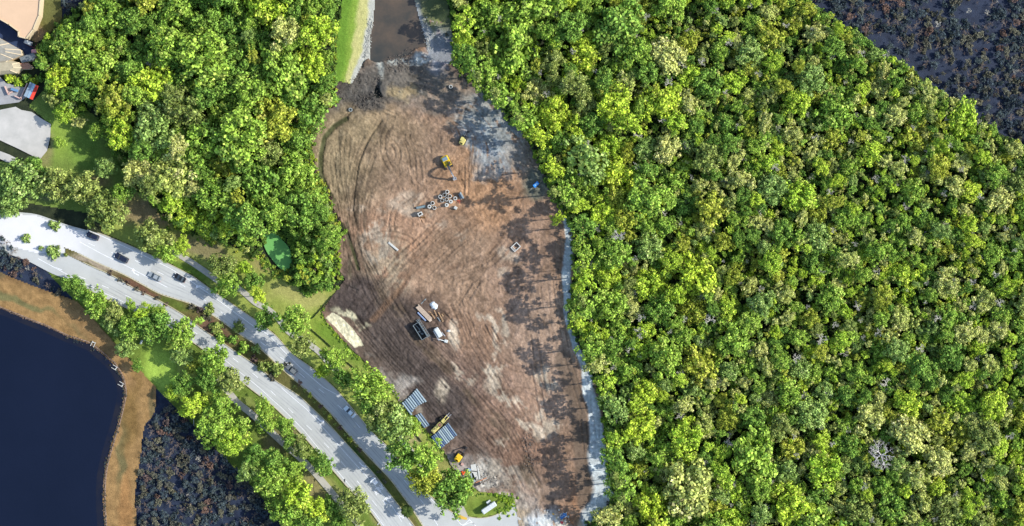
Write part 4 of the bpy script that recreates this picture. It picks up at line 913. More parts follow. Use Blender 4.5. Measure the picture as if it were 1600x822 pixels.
def scatter(name, pts, pool, label, cat, lenny=None):
    """pts: list of (x, y, r_px, h, key); pool: key -> list of meshes. One object: the mass of small crowns nobody could count"""
    keys = sorted({p[4] for p in pts}); n = len(pts)
    me = bpy.data.meshes.new(name+'_points'); co = np.zeros((n, 3)); scv = np.zeros((n, 3)); rz = np.zeros((n, 3)); kk = np.zeros(n, np.int32); ii = np.zeros(n, np.int32); tt = np.zeros(n)
    for i, (x, y, q, h, k) in enumerate(pts):
        p = P(x, y, h); R = q*S; co[i] = (p.x, p.y, max(h-R*.25, .15)); scv[i] = (R*rs.uniform(.7, 1.2), R*rs.uniform(.7, 1.3), R*rs.uniform(.7, 1.3)); rz[i] = (rs.uniform(-.35, .35), rs.uniform(-.35, .35), rs.uniform(0, 6.28)); kk[i] = keys.index(k); ii[i] = rs.integers(0, len(pool[k])); tt[i] = .5*rs.uniform()+.5*min(1, max(0, 2.2*float(fbm(np.array([x]), np.array([y]), 60, 2, 131)[0])-.6))
    me.vertices.add(n); me.vertices.foreach_set('co', co.ravel())
    for nm, ty, d, f in (('scl', 'FLOAT_VECTOR', scv, 'vector'), ('rot', 'FLOAT_VECTOR', rz, 'vector'), ('kind_i', 'INT', kk, 'value'), ('var_i', 'INT', ii, 'value'), ('tint', 'FLOAT', tt, 'value')):
        a = me.attributes.new(nm, ty, 'POINT'); a.data.foreach_set(f, d.ravel())
    o = obj(name, me); tagp(o, label, cat, None, 'stuff')
    g = bpy.data.node_groups.new(name, 'GeometryNodeTree'); g.interface.new_socket('Geometry', in_out='INPUT', socket_type='NodeSocketGeometry'); g.interface.new_socket('Geometry', in_out='OUTPUT', socket_type='NodeSocketGeometry')
    N = g.nodes; L = g.links; gi = N.new('NodeGroupInput'); go = N.new('NodeGroupOutput'); jo = N.new('GeometryNodeJoinGeometry')
    def na(nm, ty):
        a = N.new('GeometryNodeInputNamedAttribute'); a.data_type = ty; a.inputs['Name'].default_value = nm; return a.outputs['Attribute']
    sc_a, ro_a, ki_a, va_a = na('scl', 'FLOAT_VECTOR'), na('rot', 'FLOAT_VECTOR'), na('kind_i', 'INT'), na('var_i', 'INT')
    for ki, k in enumerate(keys):
        j = N.new('GeometryNodeJoinGeometry')
        for m_ in pool[k]:
            src = bpy.data.objects.get('src_'+m_.name) or bpy.data.objects.new('src_'+m_.name, m_)
            oi = N.new('GeometryNodeObjectInfo'); oi.inputs['Object'].default_value = src; oi.inputs['As Instance'].default_value = True
            L.new(oi.outputs['Geometry'], j.inputs[0])
        cmp_ = N.new('FunctionNodeCompare'); cmp_.data_type = 'INT'; cmp_.operation = 'EQUAL'; L.new(ki_a, cmp_.inputs['A'] if False else cmp_.inputs[2]); cmp_.inputs[3].default_value = ki
        ip = N.new('GeometryNodeInstanceOnPoints'); L.new(gi.outputs[0], ip.inputs['Points']); L.new(cmp_.outputs[0], ip.inputs['Selection']); L.new(j.outputs[0], ip.inputs['Instance'])
        ip.inputs['Pick Instance'].default_value = True; L.new(va_a, ip.inputs['Instance Index']); L.new(ro_a, ip.inputs['Rotation']); L.new(sc_a, ip.inputs['Scale'])
        L.new(ip.outputs[0], jo.inputs[0])
    L.new(jo.outputs[0], go.inputs[0]); md = o.modifiers.new('scatter', 'NODES'); md.node_group = g
    return o
pool = dict(SMALL); pool['twig'] = TWIG; pool['btwig'] = BTWIG
for k in LM: pool['B'+k] = BIG[k] or SMALL[k]
pts = []
for x, y, q, s_ in rest:
    sp = species(x, y, rs)
    pts.append((x, y, q*1.12, tree_h(x, y, q, s_), ('B'+sp if q > 9 else sp)))
# second storey crowns filling between the tall ones
def fill(poly, n, r0, r1, hs, seed, fac=.62):
    return [(x, y, q, rs.uniform(*hs), species(x, y, rs)) for x, y, q in darts(poly, n, lambda a, b, r: r.uniform(r0, r1, a.shape), fac, seed)]
pts += fill(EAST, 26000, 3.2, 6.5, (3.0, 8.0), 21, .84)
pts += fill(WEST, 5000, 3.5, 6.5, (4, 9), 22, .75)
for x, y, q in darts(EAST, 1500, lambda a, b, r: r.uniform(4, 9, a.shape), 2.4, 23): pts.append((x, y, q, rs.uniform(6, 10), 'twig'))
scatter('small_forest_trees', pts, pool, 'countless small green and cream crowns filling the woods between the larger trees', 'forest')
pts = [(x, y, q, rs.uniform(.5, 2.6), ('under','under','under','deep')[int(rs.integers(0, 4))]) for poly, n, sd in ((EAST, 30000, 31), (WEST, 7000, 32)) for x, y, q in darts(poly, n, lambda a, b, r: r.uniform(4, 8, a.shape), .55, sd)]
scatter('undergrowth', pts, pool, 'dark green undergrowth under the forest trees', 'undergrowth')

# ---- swamp woods in the corners, overlay dimming painted into their dull leaf colours
SW1 = [(1185,-70),(1268,-6),(1303,20),(1403,86),(1495,151),(1560,198),(1604,224),(1700,280),(1700,-70)]
SW2 = [(247,652),(262,628),(300,666),(350,718),(400,772),(447,822),(500,890),(228,890),(218,830),(216,780),(220,740),(226,690),(232,668)]
SW3 = [(-60,320),(0,366),(50,418),(74,442),(98,462),(75,448),(45,437),(15,425),(0,416),(-60,404)]
SW4 = [(98,-70),(97,0),(99,20),(112,18),(132,0),(200,-70)]
dk = []
for poly, n, sd in ((SW1, 12000, 41), (SW2, 8000, 42), (SW3, 1500, 43), (SW4, 500, 44)):
    for x, y, q in darts(poly, n, lambda a, b, r: r.uniform(2.2, 8.5, a.shape)**1.0, .62, sd):
        z = float(fbm(np.array([x]), np.array([y]), 40, 3, 99)[0]); dens = float(fbm(np.array([x]), np.array([y]), 55, 2, 98)[0])
        if rs.uniform() > .35+dens*1.1: continue
        dk.append((x, y, q, rs.uniform(.5, 1.8), pick(x, y, rs, {'drab': 9*max(float(fbm(np.array([x]), np.array([y]), 22, 2, 97)[0])-.42, .05), 'teal': 1.6, 'rust': 5*max(z-.50, .01), 'btwig': .9, 'twig': .05})))
dk.sort(key=lambda t: -t[2])
DW = {'drab': 'drab olive', 'teal': 'dark teal', 'rust': 'rusty', 'btwig': 'brown leafless', 'twig': 'silver leafless'}
vis = [t for t in dk if -5 < t[0] < 1605 and -5 < t[1] < 827][:170]; vs_ = set(vis)
def splace(x, y):
    if x > 900: return 'upper right swamp, %s, %s' % ('left end' if x < 1330 else 'middle' if x < 1470 else 'right end', 'top edge' if y < 45 else 'second band' if y < 90 else 'third band' if y < 140 else 'lowest band')
    if y > 600: return 'lower left swamp, %s, %s' % ('beside the tan bank' if x < 270 else 'middle' if x < 340 else 'right end', 'upper part' if y < 720 else 'centre' if y < 775 else 'bottom edge')
    return 'small swamp at the left edge, %s' % ('upper part' if y < 390 else 'lower part') if y > 200 else 'tiny swamp patch at the top left'
vis_lb = number_labels(vis, ['%s scrub tree, %s' % (DW[t_[4]], splace(t_[0], t_[1])) for t_ in vis])
for (x, y, q, h, k), slb in zip(vis, vis_lb):
    R = q*S; where = 'upper right corner' if x > 900 else 'lower left corner' if y > 600 else 'left edge by the tan bank' if y > 200 else 'upper left corner'
    root = empty('swamp_shrub', P(x, y, h).xy.to_3d(), R_.uniform(0, 6), slb, 'scrub tree', 'scrub trees of the dark swamp')
    c_ = obj('crown', R_.choice(pool[k]), root); c_.location = (0, 0, h); c_.scale = (R, R*.8, R*.45); c_['tint'] = R_.random()
    t_ = obj('trunk', TRUNK, root); t_.scale = (R*.6+.6, R*.6+.6, h+.2)
scatter('swamp_scrub', [t for t in dk if t not in vs_], pool, 'smaller dark scrub crowns across the swamp corners', 'scrub')
# ---- low weeds along the edges of site, pond and lawns
pts = []
def along(pts_, wpx, n, rr_, keys, h=.35):
    q = resample(pts_, 2.0)
    for _ in range(n):
        k = int(rs.integers(0, len(q))); pts.append((q[k][0]+rs.normal(0, wpx), q[k][1]+rs.normal(0, wpx), rs.uniform(*rr_), h, keys[int(rs.integers(0, len(keys)))]))
along([(706,60),(712,98),(727,120),(756,130),(764,150),(785,166),(800,190),(818,204),(839,243),(853,277),(866,312),(880,326),(896,356),(899,390),(898,410)], 3.0, 260, (2, 5), ['deep','mid','drab','lime'], .8)
along([(896,447),(893,506),(905,532),(926,580),(937,610),(944,640),(949,690),(954,740),(962,774),(950,798),(918,820)], 2.5, 260, (2, 5), ['deep','mid','drab','lime'], .8)
along([(521,130),(521,158),(504,172),(485,192),(482,240),(486,262),(500,290),(512,305),(508,316),(526,345),(532,360),(524,382),(526,425),(532,440)], 3.5, 300, (2, 5), ['lime','mid','rust','deep','olive'], .8)
along([(505,480),(506,500),(548,548),(588,586),(612,606),(634,640),(672,680),(700,712),(720,748),(750,772),(776,774),(800,778)], 2.2, 330, (1.2, 3.2), ['lime','mid','deep'], .35)
along([(776,776),(800,780),(797,792),(780,802)], 4, 90, (1.5, 4), ['lime','mid'], .5)
along([(411,384),(412,360),(430,352),(444,370),(460,388),(462,408),(452,428)], 2.5, 90, (2, 5), ['deep','mid'], .8)
along([(470,440),(430,425),(400,400),(350,378),(300,366),(262,348)], 5, 170, (1.5, 4), ['deep','mid','olive'], .4)
along([(530,30),(524,66),(523,125)], 1.6, 60, (1.5, 3.4), ['lime','mid','olive'], .5)
along([(107,528),(160,554),(192,592),(195,618),(185,662),(172,703),(162,748),(164,822)], 1.6, 120, (.8, 2), ['drab','teal'], .9)
scatter('weeds', pts, pool, 'low weeds and seedlings along the edges of the cleared ground', 'weeds')

# ------------------------------------------------------------------ vehicles on the road
m_rub = M('rubber', (.02, .02, .022), rough=.85); m_glass = M('car_glass', (.03, .04, .05), rough=.12, spec=.6); m_lamp = M('headlight_glass', (.75, .78, .8), rough=.2); m_tail = M('tail_light_red', (.45, .03, .03), rough=.3)
m_steel = M('galvanised_steel', (.42, .44, .46), rough=.45, metal=.4, vary=.2, vscale=3); m_dark = M('dark_metal', (.035, .035, .038), rough=.6, vary=.3, vscale=4); m_rim = M('wheel_rim', (.4, .4, .42), rough=.35, metal=.6)
def ring(hw, z0, z1, b=.12, in_=.08):
    return [(-hw+in_, z0), (hw-in_, z0), (hw, z0+b), (hw, z1-b*1.4), (hw-b*1.3, z1), (-hw+b*1.3, z1), (-hw, z1-b*1.4), (-hw, z0+b)]
def car(px, py, dx, dy, paint, label, kind='sedan', L=4.7, W=1.86, z=RZ+.02):
    c = P(px, py); c.z = z; root = empty('parked_car' if False else 'car', c, ang(dx, dy), label, 'car', 'cars driving on the boulevard')
    h = L/2; w2 = W/2; suv = kind == 'suv'; zt = 1.0 if suv else .86
    mb = MB(); mb.loft([(-h, ring(w2*.82, .42, zt-.12)), (-h+.12, ring(w2*.94, .32, zt-.02)), (-h+.7, ring(w2, .28, zt+.04)), (0, ring(w2, .26, zt+.02)), (h-1.2, ring(w2, .28, zt-.02)), (h-.35, ring(w2*.95, .30, zt-.14)), (h, ring(w2*.74, .38, zt-.28))]); mb.build('body', paint, root)
    a0, a1, r0, r1, top = (-h+.12, h-1.45, -h+.5, h-2.1, 1.62) if suv else (-h+.75, h-1.25, -h+1.35, h-2.15, 1.42)
    g = MB(); g.add([(a0, -w2*.9, zt), (a1, -w2*.9, zt), (a1, w2*.9, zt), (a0, w2*.9, zt), (r0, -w2*.7, top), (r1, -w2*.7, top), (r1, w2*.7, top), (r0, w2*.7, top)], [(0, 1, 5, 4), (1, 2, 6, 5), (2, 3, 7, 6), (3, 0, 4, 7), (4, 5, 6, 7)]); g.build('windows', m_glass, root)
    r = MB(); r.box(((r0+r1)/2, 0, top+.02), (r1-r0+.12, W*.73, .07), bev=.03); r.build('roof', paint, root)
    for sy in (-1, 1):
        for wx_ in (-h+.85, h-.9):
            t = MB(); t.tube((wx_, sy*(w2-.2), .33), (wx_, sy*(w2+.02), .33), .33, n=14); wh = t.build('wheel', m_rub, root)
            t = MB(); t.tube((wx_, sy*(w2-.02), .33), (wx_, sy*(w2+.035), .33), .19, n=10); t.build('rim', m_rim, wh)
        t = MB(); t.box((h-.16, sy*w2*.66, zt-.26), (.26, .36, .12), rz=-sy*.35); t.build('headlight', m_lamp, root)
        t = MB(); t.box((-h+.03, sy*w2*.66, zt-.2), (.1, .34, .13)); t.build('tail_light', m_tail, root)
        t = MB(); t.box((h-1.75, sy*(w2+.1), zt+.1), (.16, .2, .12)); t.build('mirror', paint, root)
    return root
navy = M('navy_car_paint', (.012, .016, .035), rough=.25, spec=.5); black = M('black_car_paint', (.012, .012, .014), rough=.25, spec=.5); silver = M('silver_car_paint', (.34, .37, .38), rough=.3, metal=.3); wht = M('white_car_paint', (.62, .70, .75), rough=.3); gry = M('grey_car_paint', (.13, .14, .14), rough=.4)
car(146, 369, -1, -.42, navy, 'dark navy car nearest the left end of the boulevard, under the large spreading oak', 'suv', 4.6)
car(191, 403, -1, -.52, navy, 'dark navy car in the middle lane, the longest dark one in traffic', 'suv', 5.1, 1.95)
car(243, 432, -1, -.5, silver, 'silver grey car in the sun patch between the two turn arrows', 'sedan', 4.8)
car(282, 434, -1, -.55, black, 'small black car at the edge of the tree shade beside the silver one', 'sedan', 4.3, 1.8)
car(547, 643, -1, -.95, wht, 'pale bluish white car in the shaded upper carriageway beside dark leafy trees', 'sedan', 4.7)
car(456, 577, -1, -.8, gry, 'grey car emerging from the shade by the median shrubs', 'suv', 4.3)
car(585, 751, 1, 1.1, M('white_black_paint', (.7, .72, .74), rough=.3), 'tiny white car waiting in the lower turn lane before the painted words', 'sedan', 2.6, 1.6)

# ------------------------------------------------------------------ street lamp
def lamp():
    b = P(540, 769); b.z = .3; root = empty('street_lamp', b, 0, 'thin dark street lamp on the grass strip with its arm over the lower road', 'street lamp')
    hd = P(538.3, 750.5, 8.6)-b; hd.z = 8.6-.3
    t = MB(); t.tube((0, 0, 0), (0, 0, 8.0), .11, .07, n=8); t.build('pole', m_dark, root)
    t = MB(); t.tube((0, 0, .0), (0, 0, .5), .2, .16, n=8); t.build('base', m_dark, root)
    t = MB(); t.tube((0, 0, 7.9), (hd.x*.5, hd.y*.5, 8.4), .06, n=6); t.tube((hd.x*.5, hd.y*.5, 8.4), hd, .05, n=6); t.build('arm', m_dark, root)
    t = MB(); t.box(hd, (.5, .9, .16), bev=.06); t.build('lamp_head', m_dark, root)
lamp()

# ------------------------------------------------------------------ precast concrete on the site
SZ = .5
m_pre = M('precast_concrete', alb(222, 222, 214, 1.0), rough=.85, spec=.15, vary=.25, vscale=2.5, bump=.01)
m_pre2 = M('weathered_concrete', alb(170, 182, 184), rough=.85, vary=.3, vscale=2)
rings = [(698.9,299.8,1.5,.42,'at the top of the cluster, nearest the yellow excavator'),(694.7,304.6,1.3,.5,'second row, with a smooth grey lid-like inside'),(687.9,307.4,1.6,.40,'at the left end of the main cluster'),(702.8,306.6,.9,.46,'right of the second row, with a thin wall'),(711.4,310,.7,.34,'small one alone beside the red hose heap'),(698,311.7,1.0,.46,'in the very middle of the main cluster'),(691,313.3,1.2,.48,'grey one at the lower left of the main cluster'),(704.4,315,1.1,.26,'with a small off-centre hole, lower right of the main cluster'),(698,320.3,1.2,.27,'isolated below the main cluster'),(676,317.5,1.5,.44,'top one of the trio next to the fallen pipe'),(671,322.8,1.6,.30,'thick-walled one touching the fallen pipe'),(678.8,324.8,.9,.46,'right one of the trio by the fallen pipe')]
for x, y, h, ri, wd in rings:
    c = P(x, y, h); c.z = SZ-.1; root = empty('concrete_ring', c, R_.uniform(0, 6), 'pale concrete manhole ring '+wd, 'concrete ring', 'manhole rings on the dirt')
    t = MB(); t.pipe((0, 0, 0), (0, 0, h), .68, ri+.06, n=20); t.build('wall', m_pre if 'grey' not in wd else m_pre2, root)
    t = MB(); t.pipe((0, 0, h-.02), (0, 0, h+.06), .60, ri+.03, n=20); t.build('rim', m_pre, root)
for x, y, wd in ((704.5, 136, 'lone white concrete ring near the north trees'), (548, 172, 'dark half buried concrete ring in the black mud near the haul road')):
    c = P(x, y); c.z = .55; root = empty('concrete_ring', c, 0, wd, 'concrete ring', 'manhole rings on the dirt')
    t = MB(); t.pipe((0, 0, 0), (0, 0, .7), .66, .40, n=20); t.build('wall', m_pre if x > 600 else m_pre2, root); t = MB(); t.pipe((0, 0, .68), (0, 0, .75), .58, .44, n=20); t.build('rim', m_pre if x > 600 else m_pre2, root)
def thing1(name, mb, mat, label, cat, px, py, dx=1, dy=0, z=SZ, group=None):
    o = mb.build(name, mat); c = P(px, py); c.z = z; o.location = c; o.rotation_euler = (0, 0, ang(dx, dy)); return tagp(o, label, cat, group)
t = MB(); t.pipe((-1.5, 0, .42), (1.5, 0, .42), .42, .33, 18); t.pipe((1.35, 0, .42), (1.6, 0, .42), .5, .34, 18); thing1('concrete_pipe', t, M('blue_grey_concrete', alb(136,158,164), vary=.3, vscale=2), 'blue-grey concrete pipe lying on its side left of the ring trio', 'pipe', 657.5, 323.8, 1, -.2)
def hollow_box(L, W, H, th, name, mat, label, px, py, dx, dy, bars_=(), floor=None, z=SZ, cat='concrete box'):
    c = P(px, py, H); c.z = z; root = empty(name, c, ang(dx, dy), label, cat)
    for n_, c_, d_ in (('side_wall', (0, W/2-th/2, H/2), (L, th, H)), ('side_wall', (0, -W/2+th/2, H/2), (L, th, H)), ('end_wall', (L/2-th/2, 0, H/2), (th, W-2*th, H)), ('end_wall', (-L/2+th/2, 0, H/2), (th, W-2*th, H))):
        t = MB(); t.box(c_, d_); t.build(n_, mat, root)
    if floor: t = MB(); t.box((0, 0, .06), (L-2*th, W-2*th, .06)); t.build('floor', floor, root)
    for b in bars_: t = MB(); t.box((b, 0, H-.12), (th*.8, W-2*th, .2)); t.build('divider', mat, root)
    return root
hollow_box(1.6, 1.25, 1.9, .3, 'catch_basin', m_pre, 'square concrete catch basin left below the fallen pipe', 656.6, 334.5, 1, -.5)
t = MB(); t.box((0, 0, .6), (1.1, .95, 1.2), bev=.06); t.box((.1, .05, 1.22), (.5, .5, .08)); thing1('concrete_block', t, m_pre, 'small white concrete block at the lower right end of the ring cluster', 'concrete block', 712, 325, 1, .6)
t = MB(); t.box((0, 0, .95), (2.3, .5, 1.9), ry=0); t.box((0, -.5, .15), (2.0, .9, .2)); thing1('concrete_headwall', t, m_pre2, 'upright grey concrete headwall panel casting a wedge shadow at the right of the rings', 'headwall', 722, 305.5, .55, 1)
t = MB(); [t.tube((R_.gauss(0, .35), R_.gauss(0, .35), .1+R_.random()*.2), (R_.gauss(0, .4), R_.gauss(0, .4), .1+R_.random()*.3), .07, n=6) for _ in range(16)]; thing1('hose_heap', t, M('red_plastic', alb(206,110,84)), 'small red hose heap beside the ring cluster', 'hose', 717, 314.6)
t = MB(); t.box((0, 0, .25), (1.3, .35, .4), rz=.5); t.box((.6, .5, .15), (.8, .3, .3), rz=-.6); t.tube((-.6, -.6, .1), (1.4, -1.4, .15), .09, n=6); thing1('timber_scraps', t, M('rusty_brown', alb(130,92,48), vary=.5), 'rusty brown scraps on the dirt below the catch basin', 'debris', 660.5, 340, 1, .8)
t = MB(); t.box((0, 0, .15), (.6, .4, .3)); t.box((.6, .2, .1), (.5, .3, .2)); thing1('rubble', t, m_twig, 'two brown lumps right of the ring trio', 'debris', 685, 324)
t = MB(); t.box((0, 0, .22), (4.3, .72, .42), bev=.03); t.box((0, 0, .45), (4.1, .5, .05)); thing1('concrete_beam', t, m_pre, 'long white concrete beam lying alone on the western dirt', 'beam', 614.7, 385, 1, .84)
hollow_box(2.9, 2.2, .7, .3, 'concrete_frame', m_pre, 'hollow concrete frame with a dark inside standing alone on the eastern dirt', 805.8, 386, 1, -.93, bars_=(-.75,), floor=m_dark)  # open rectangular concrete frame with one divider
# ------------------------------------------------------------------ pipe stacks
m_pb = [M('pipe_pale_blue', alb(160,180,190), rough=.5, vary=.15, vscale=1), M('pipe_mid_blue', alb(120,142,162), rough=.5, vary=.15, vscale=1), M('pipe_deep_blue', alb(78,104,142), rough=.5, vary=.2, vscale=1)]
_pm = {}
def pipe_obj(p0, p1, r, mi, label, group, z):
    a = P(*p0, .8); b = P(*p1, .8); c = (a+b)/2; L = (b-a).length; rz = math.atan2((b-a).y, (b-a).x); key = (round(L, 1), mi)
    root = bpy.data.objects.new('blue_pipe', None)
    if key not in _pm:
        t = MB(); t.pipe((-L/2, 0, 0), (L/2, 0, 0), r, r*.84, 14); me = t.mesh('barrel'); me.materials.append(m_pb[mi])
        t = MB(); t.pipe((L/2-.35, 0, 0), (L/2+.02, 0, 0), r*1.1, r*.86, 14); m2 = t.mesh('bell_end'); m2.materials.append(m_pb[mi]); _pm[key] = (me, m2)
    C.objects.link(root); root.location = (c.x, c.y, z); root.rotation_euler = (0, 0, rz); tagp(root, label, 'pipe', group)
    obj('barrel', _pm[key][0], root); obj('bell_end', _pm[key][1], root)
for i in range(9):
    f = i/8; s0 = (650.3-21.5*f, 608+21*f); k = (0, 1, 1.5, 3, 2.4, 4, 1, 2, 0)[i]; ln = (25, 23, 22, 20.5, 19, 18, 19, 21, 24)[i]
    d = (.60, .80); st = (s0[0]+d[0]*k*.3, s0[1]+d[1]*k*.3); pipe_obj(st, (st[0]+d[0]*ln, st[1]+d[1]*ln), .33, (0, 0, 0, 1, 0, 0, 0, 1, 0)[i], '%s pale pipe of the upper stack, counted from its right end' % ords[i], 'pipes in the upper stack', SZ+.36)
for i in range(8):
    f = (i+.5)/8; s0 = (650.3-21.5*f, 608+21*f); d = (.60, .80); pipe_obj((s0[0]+d[0]*3, s0[1]+d[1]*3), (s0[0]+d[0]*21, s0[1]+d[1]*21), .30, 1, '%s blue pipe in the gap row of the upper stack, counted from its right end' % ords[i], 'pipes in the upper stack', SZ+.02)
for i in range(3):
    s0 = (649.5+3.3*i, 648.8-1.4*i); pipe_obj(s0, (s0[0]+14.2, s0[1]+19.2), .33, (1, 0, 1)[i], '%s pipe of the short row of three between the two large stacks' % ('left', 'middle', 'right')[i], 'pipes in the short row of three', SZ+.3)
for i in range(11):
    f = i/10; s0 = (674.8+24.5*f, 682-20.5*f); ln = 23.5+(i % 3)*.5; pipe_obj(s0, (s0[0]+.575*ln, s0[1]+.79*ln), .34, (2, 2, 1, 2, 0, 0, 1, 0, 0, 2, 1)[i], '%s pipe of the lower stack, counted from the kerb side' % (ords[i]), 'pipes in the lower stack', SZ+.36)
t = MB(); [t.box((0, y, .1), (5.8, .14, .16)) for y in (-1.5, 1.5)]; thing1('timber_sleepers', t, m_twig, 'timber sleepers under the lower pipe stack', 'timber', 694, 682, 1, -.85, z=.45)
for px, py in ((624, 600), (633, 598)): pass
t = MB(); [t.box((0, i*.5-1, .12), (4.2, .22, .12)) for i in range(5)]; thing1('timber_rack', t, M('grey_timber', alb(188,178,166), vary=.3), 'weathered timber rack on gravel above the upper pipe stack', 'timber rack', 625, 605, 1, -.7)

# ------------------------------------------------------------------ machines
m_yel2 = M('machine_yellow', alb(246, 205, 45), rough=.45, vary=.12, vscale=2); m_py = M('machine_pale_yellow', alb(226, 214, 130), rough=.5, vary=.2, vscale=2); m_wm = M('machine_white', alb(222, 228, 226), rough=.5, vary=.1, vscale=1)
m_track = M('crawler_track', (.04, .035, .03), rough=.9, vary=.4, vscale=6)
def tracks(root, L, W, tw, h=.8):
    for s_ in (-1, 1):
        t = MB(); t.loft([(-L/2, [(s_*W/2-tw/2, .25), (s_*W/2+tw/2, .25), (s_*W/2+tw/2, h-.25), (s_*W/2-tw/2, h-.25)]), (-L/2+.35, [(s_*W/2-tw/2, 0), (s_*W/2+tw/2, 0), (s_*W/2+tw/2, h), (s_*W/2-tw/2, h)]), (L/2-.35, [(s_*W/2-tw/2, 0), (s_*W/2+tw/2, 0), (s_*W/2+tw/2, h), (s_*W/2-tw/2, h)]), (L/2, [(s_*W/2-tw/2, .25), (s_*W/2+tw/2, .25), (s_*W/2+tw/2, h-.25), (s_*W/2-tw/2, h-.25)])])
        tr_ = t.build('track', m_track, root)
        t = MB(); [t.box((-L/2+.3+i*(L-.6)/9, s_*W/2, h+.02), (.12, tw+.04, .05)) for i in range(10)]; t.build('grouser', m_dark, tr_)
def excavator():
    c = P(698.5, 254.5, 1.5); c.z = SZ; root =  empty('excavator', c, ang(.52, 1), 'yellow tracked excavator with a blue-grey engine deck, arm reaching down to the right', 'excavator')
    root.scale = (1.12,)*3
    tracks(root, 3.7, 2.1, .5, .75)
    t = MB(); t.box((-.2, 0, 1.0), (1.6, 1.6, .3)); t.build('undercarriage', m_dark, root)
    t = MB(); t.box((-.55, 0, 1.55), (3.3, 2.35, .85), bev=.22); t.box((-1.75, 0, 1.75), (.9, 2.3, 1.1), bev=.3); t.build('body', m_yel2, root)
    t = MB(); t.box((-1.25, -.05, 2.33), (1.15, 1.65, .14), bev=.05); t.build('engine_deck', M('deck_grey', alb(120,146,160)), root)
    t = MB(); t.box((.55, .68, 2.3), (1.5, .85, 1.1), taper=.92, bev=.1); cb = t.build('cab', m_yel2, root)
    t = MB(); t.box((1.16, .68, 2.3), (.5, .7, .9)); t.box((.5, .68, 2.3), (1.0, .95, .7)); t.build('cab_window', m_glass, cb)
    t = MB(); t.box((.55, .68, 2.9), (1.0, .6, .06)); t.build('roof_hatch', m_dark, cb)
    bm_ = M('boom_grey', (.10, .10, .11), rough=.5)
    t = MB(); t.bars([(.7, -.15, 1.7), (1.7, -.15, 3.9), (3.0, -.15, 5.2), (4.0, -.15, 5.0)], .42, .55); t.build('boom', bm_, root)
    t = MB(); t.bars([(3.7, -.15, 5.3), (4.7, -.15, 3.9), (5.3, -.15, 1.9)], .30, .42); t.build('stick', M('steel_light', alb(176,186,196), rough=.4), root)
    for y in (-.4, .1): t = MB(); t.tube((1.0, y, 2.0), (2.3, y, 4.3), .09, n=8); t.build('hydraulic_ram', m_steel, root)
    t = MB(); t.prism([(4.9, -.7), (5.7, -.7), (5.75, .4), (4.9, .4)], .5, .62); t.box((5.0, -.15, .95), (.12, 1.1, 1.0), ry=.3); t.box((5.3, -.68, .95), (.75, .08, .8)); t.box((5.3, .38, .95), (.75, .08, .8)); bk = t.build('bucket', m_steel, root)
    for i in range(4): t = MB(); t.box((5.8, -.55+i*.27, .55), (.3, .09, .08)); t.build('tooth', m_steel, bk)
excavator()
def roller(px, py, dx, dy, mat, label, name='mini_excavator', sc_=1.0):
    c = P(px, py, 1); c.z = SZ; root = empty(name, c, ang(dx, dy), label, 'digger'); root.scale = (sc_,)*3
    tracks(root, 2.3, 1.5, .38, .55)
    t = MB(); t.box((-.35, 0, 1.0), (1.9, 1.55, .8), bev=.2); t.box((-1.0, 0, 1.1), (.7, 1.5, 1.0), bev=.25); t.build('body', mat, root)
    t = MB(); t.box((.25, .3, 1.75), (1.0, .85, 1.1), bev=.1); cb = t.build('cab', m_dark, root); t = MB(); t.box((.2, .3, 2.34), (1.1, .95, .08), bev=.03); t.build('cab_roof', mat, cb)
    t = MB(); t.bars([(.7, -.1, .9), (1.6, -.1, 2.6), (2.5, -.1, 2.5)], .22, .3); t.build('boom', m_dark, root)
    t = MB(); t.bars([(2.4, -.1, 2.6), (2.9, -.1, 1.0)], .18, .24); t.build('stick', m_dark, root)
    t = MB(); t.box((2.9, -.1, .6), (.5, .7, .5), taper=.7); t.build('bucket', m_dark, root)
    t = MB(); t.box((1.35, 0, .35), (.1, 1.6, .4)); t.build('blade', m_dark, root)
roller(723.5, 219.5, .55, -1, m_py, 'small pale yellow digger with black arm beside the wet grey fill', sc_=1.2)
roller(717.5, 713.5, .72, -1, m_yel2, 'yellow and black mini digger south of the lower pipe stack', sc_=1.35)
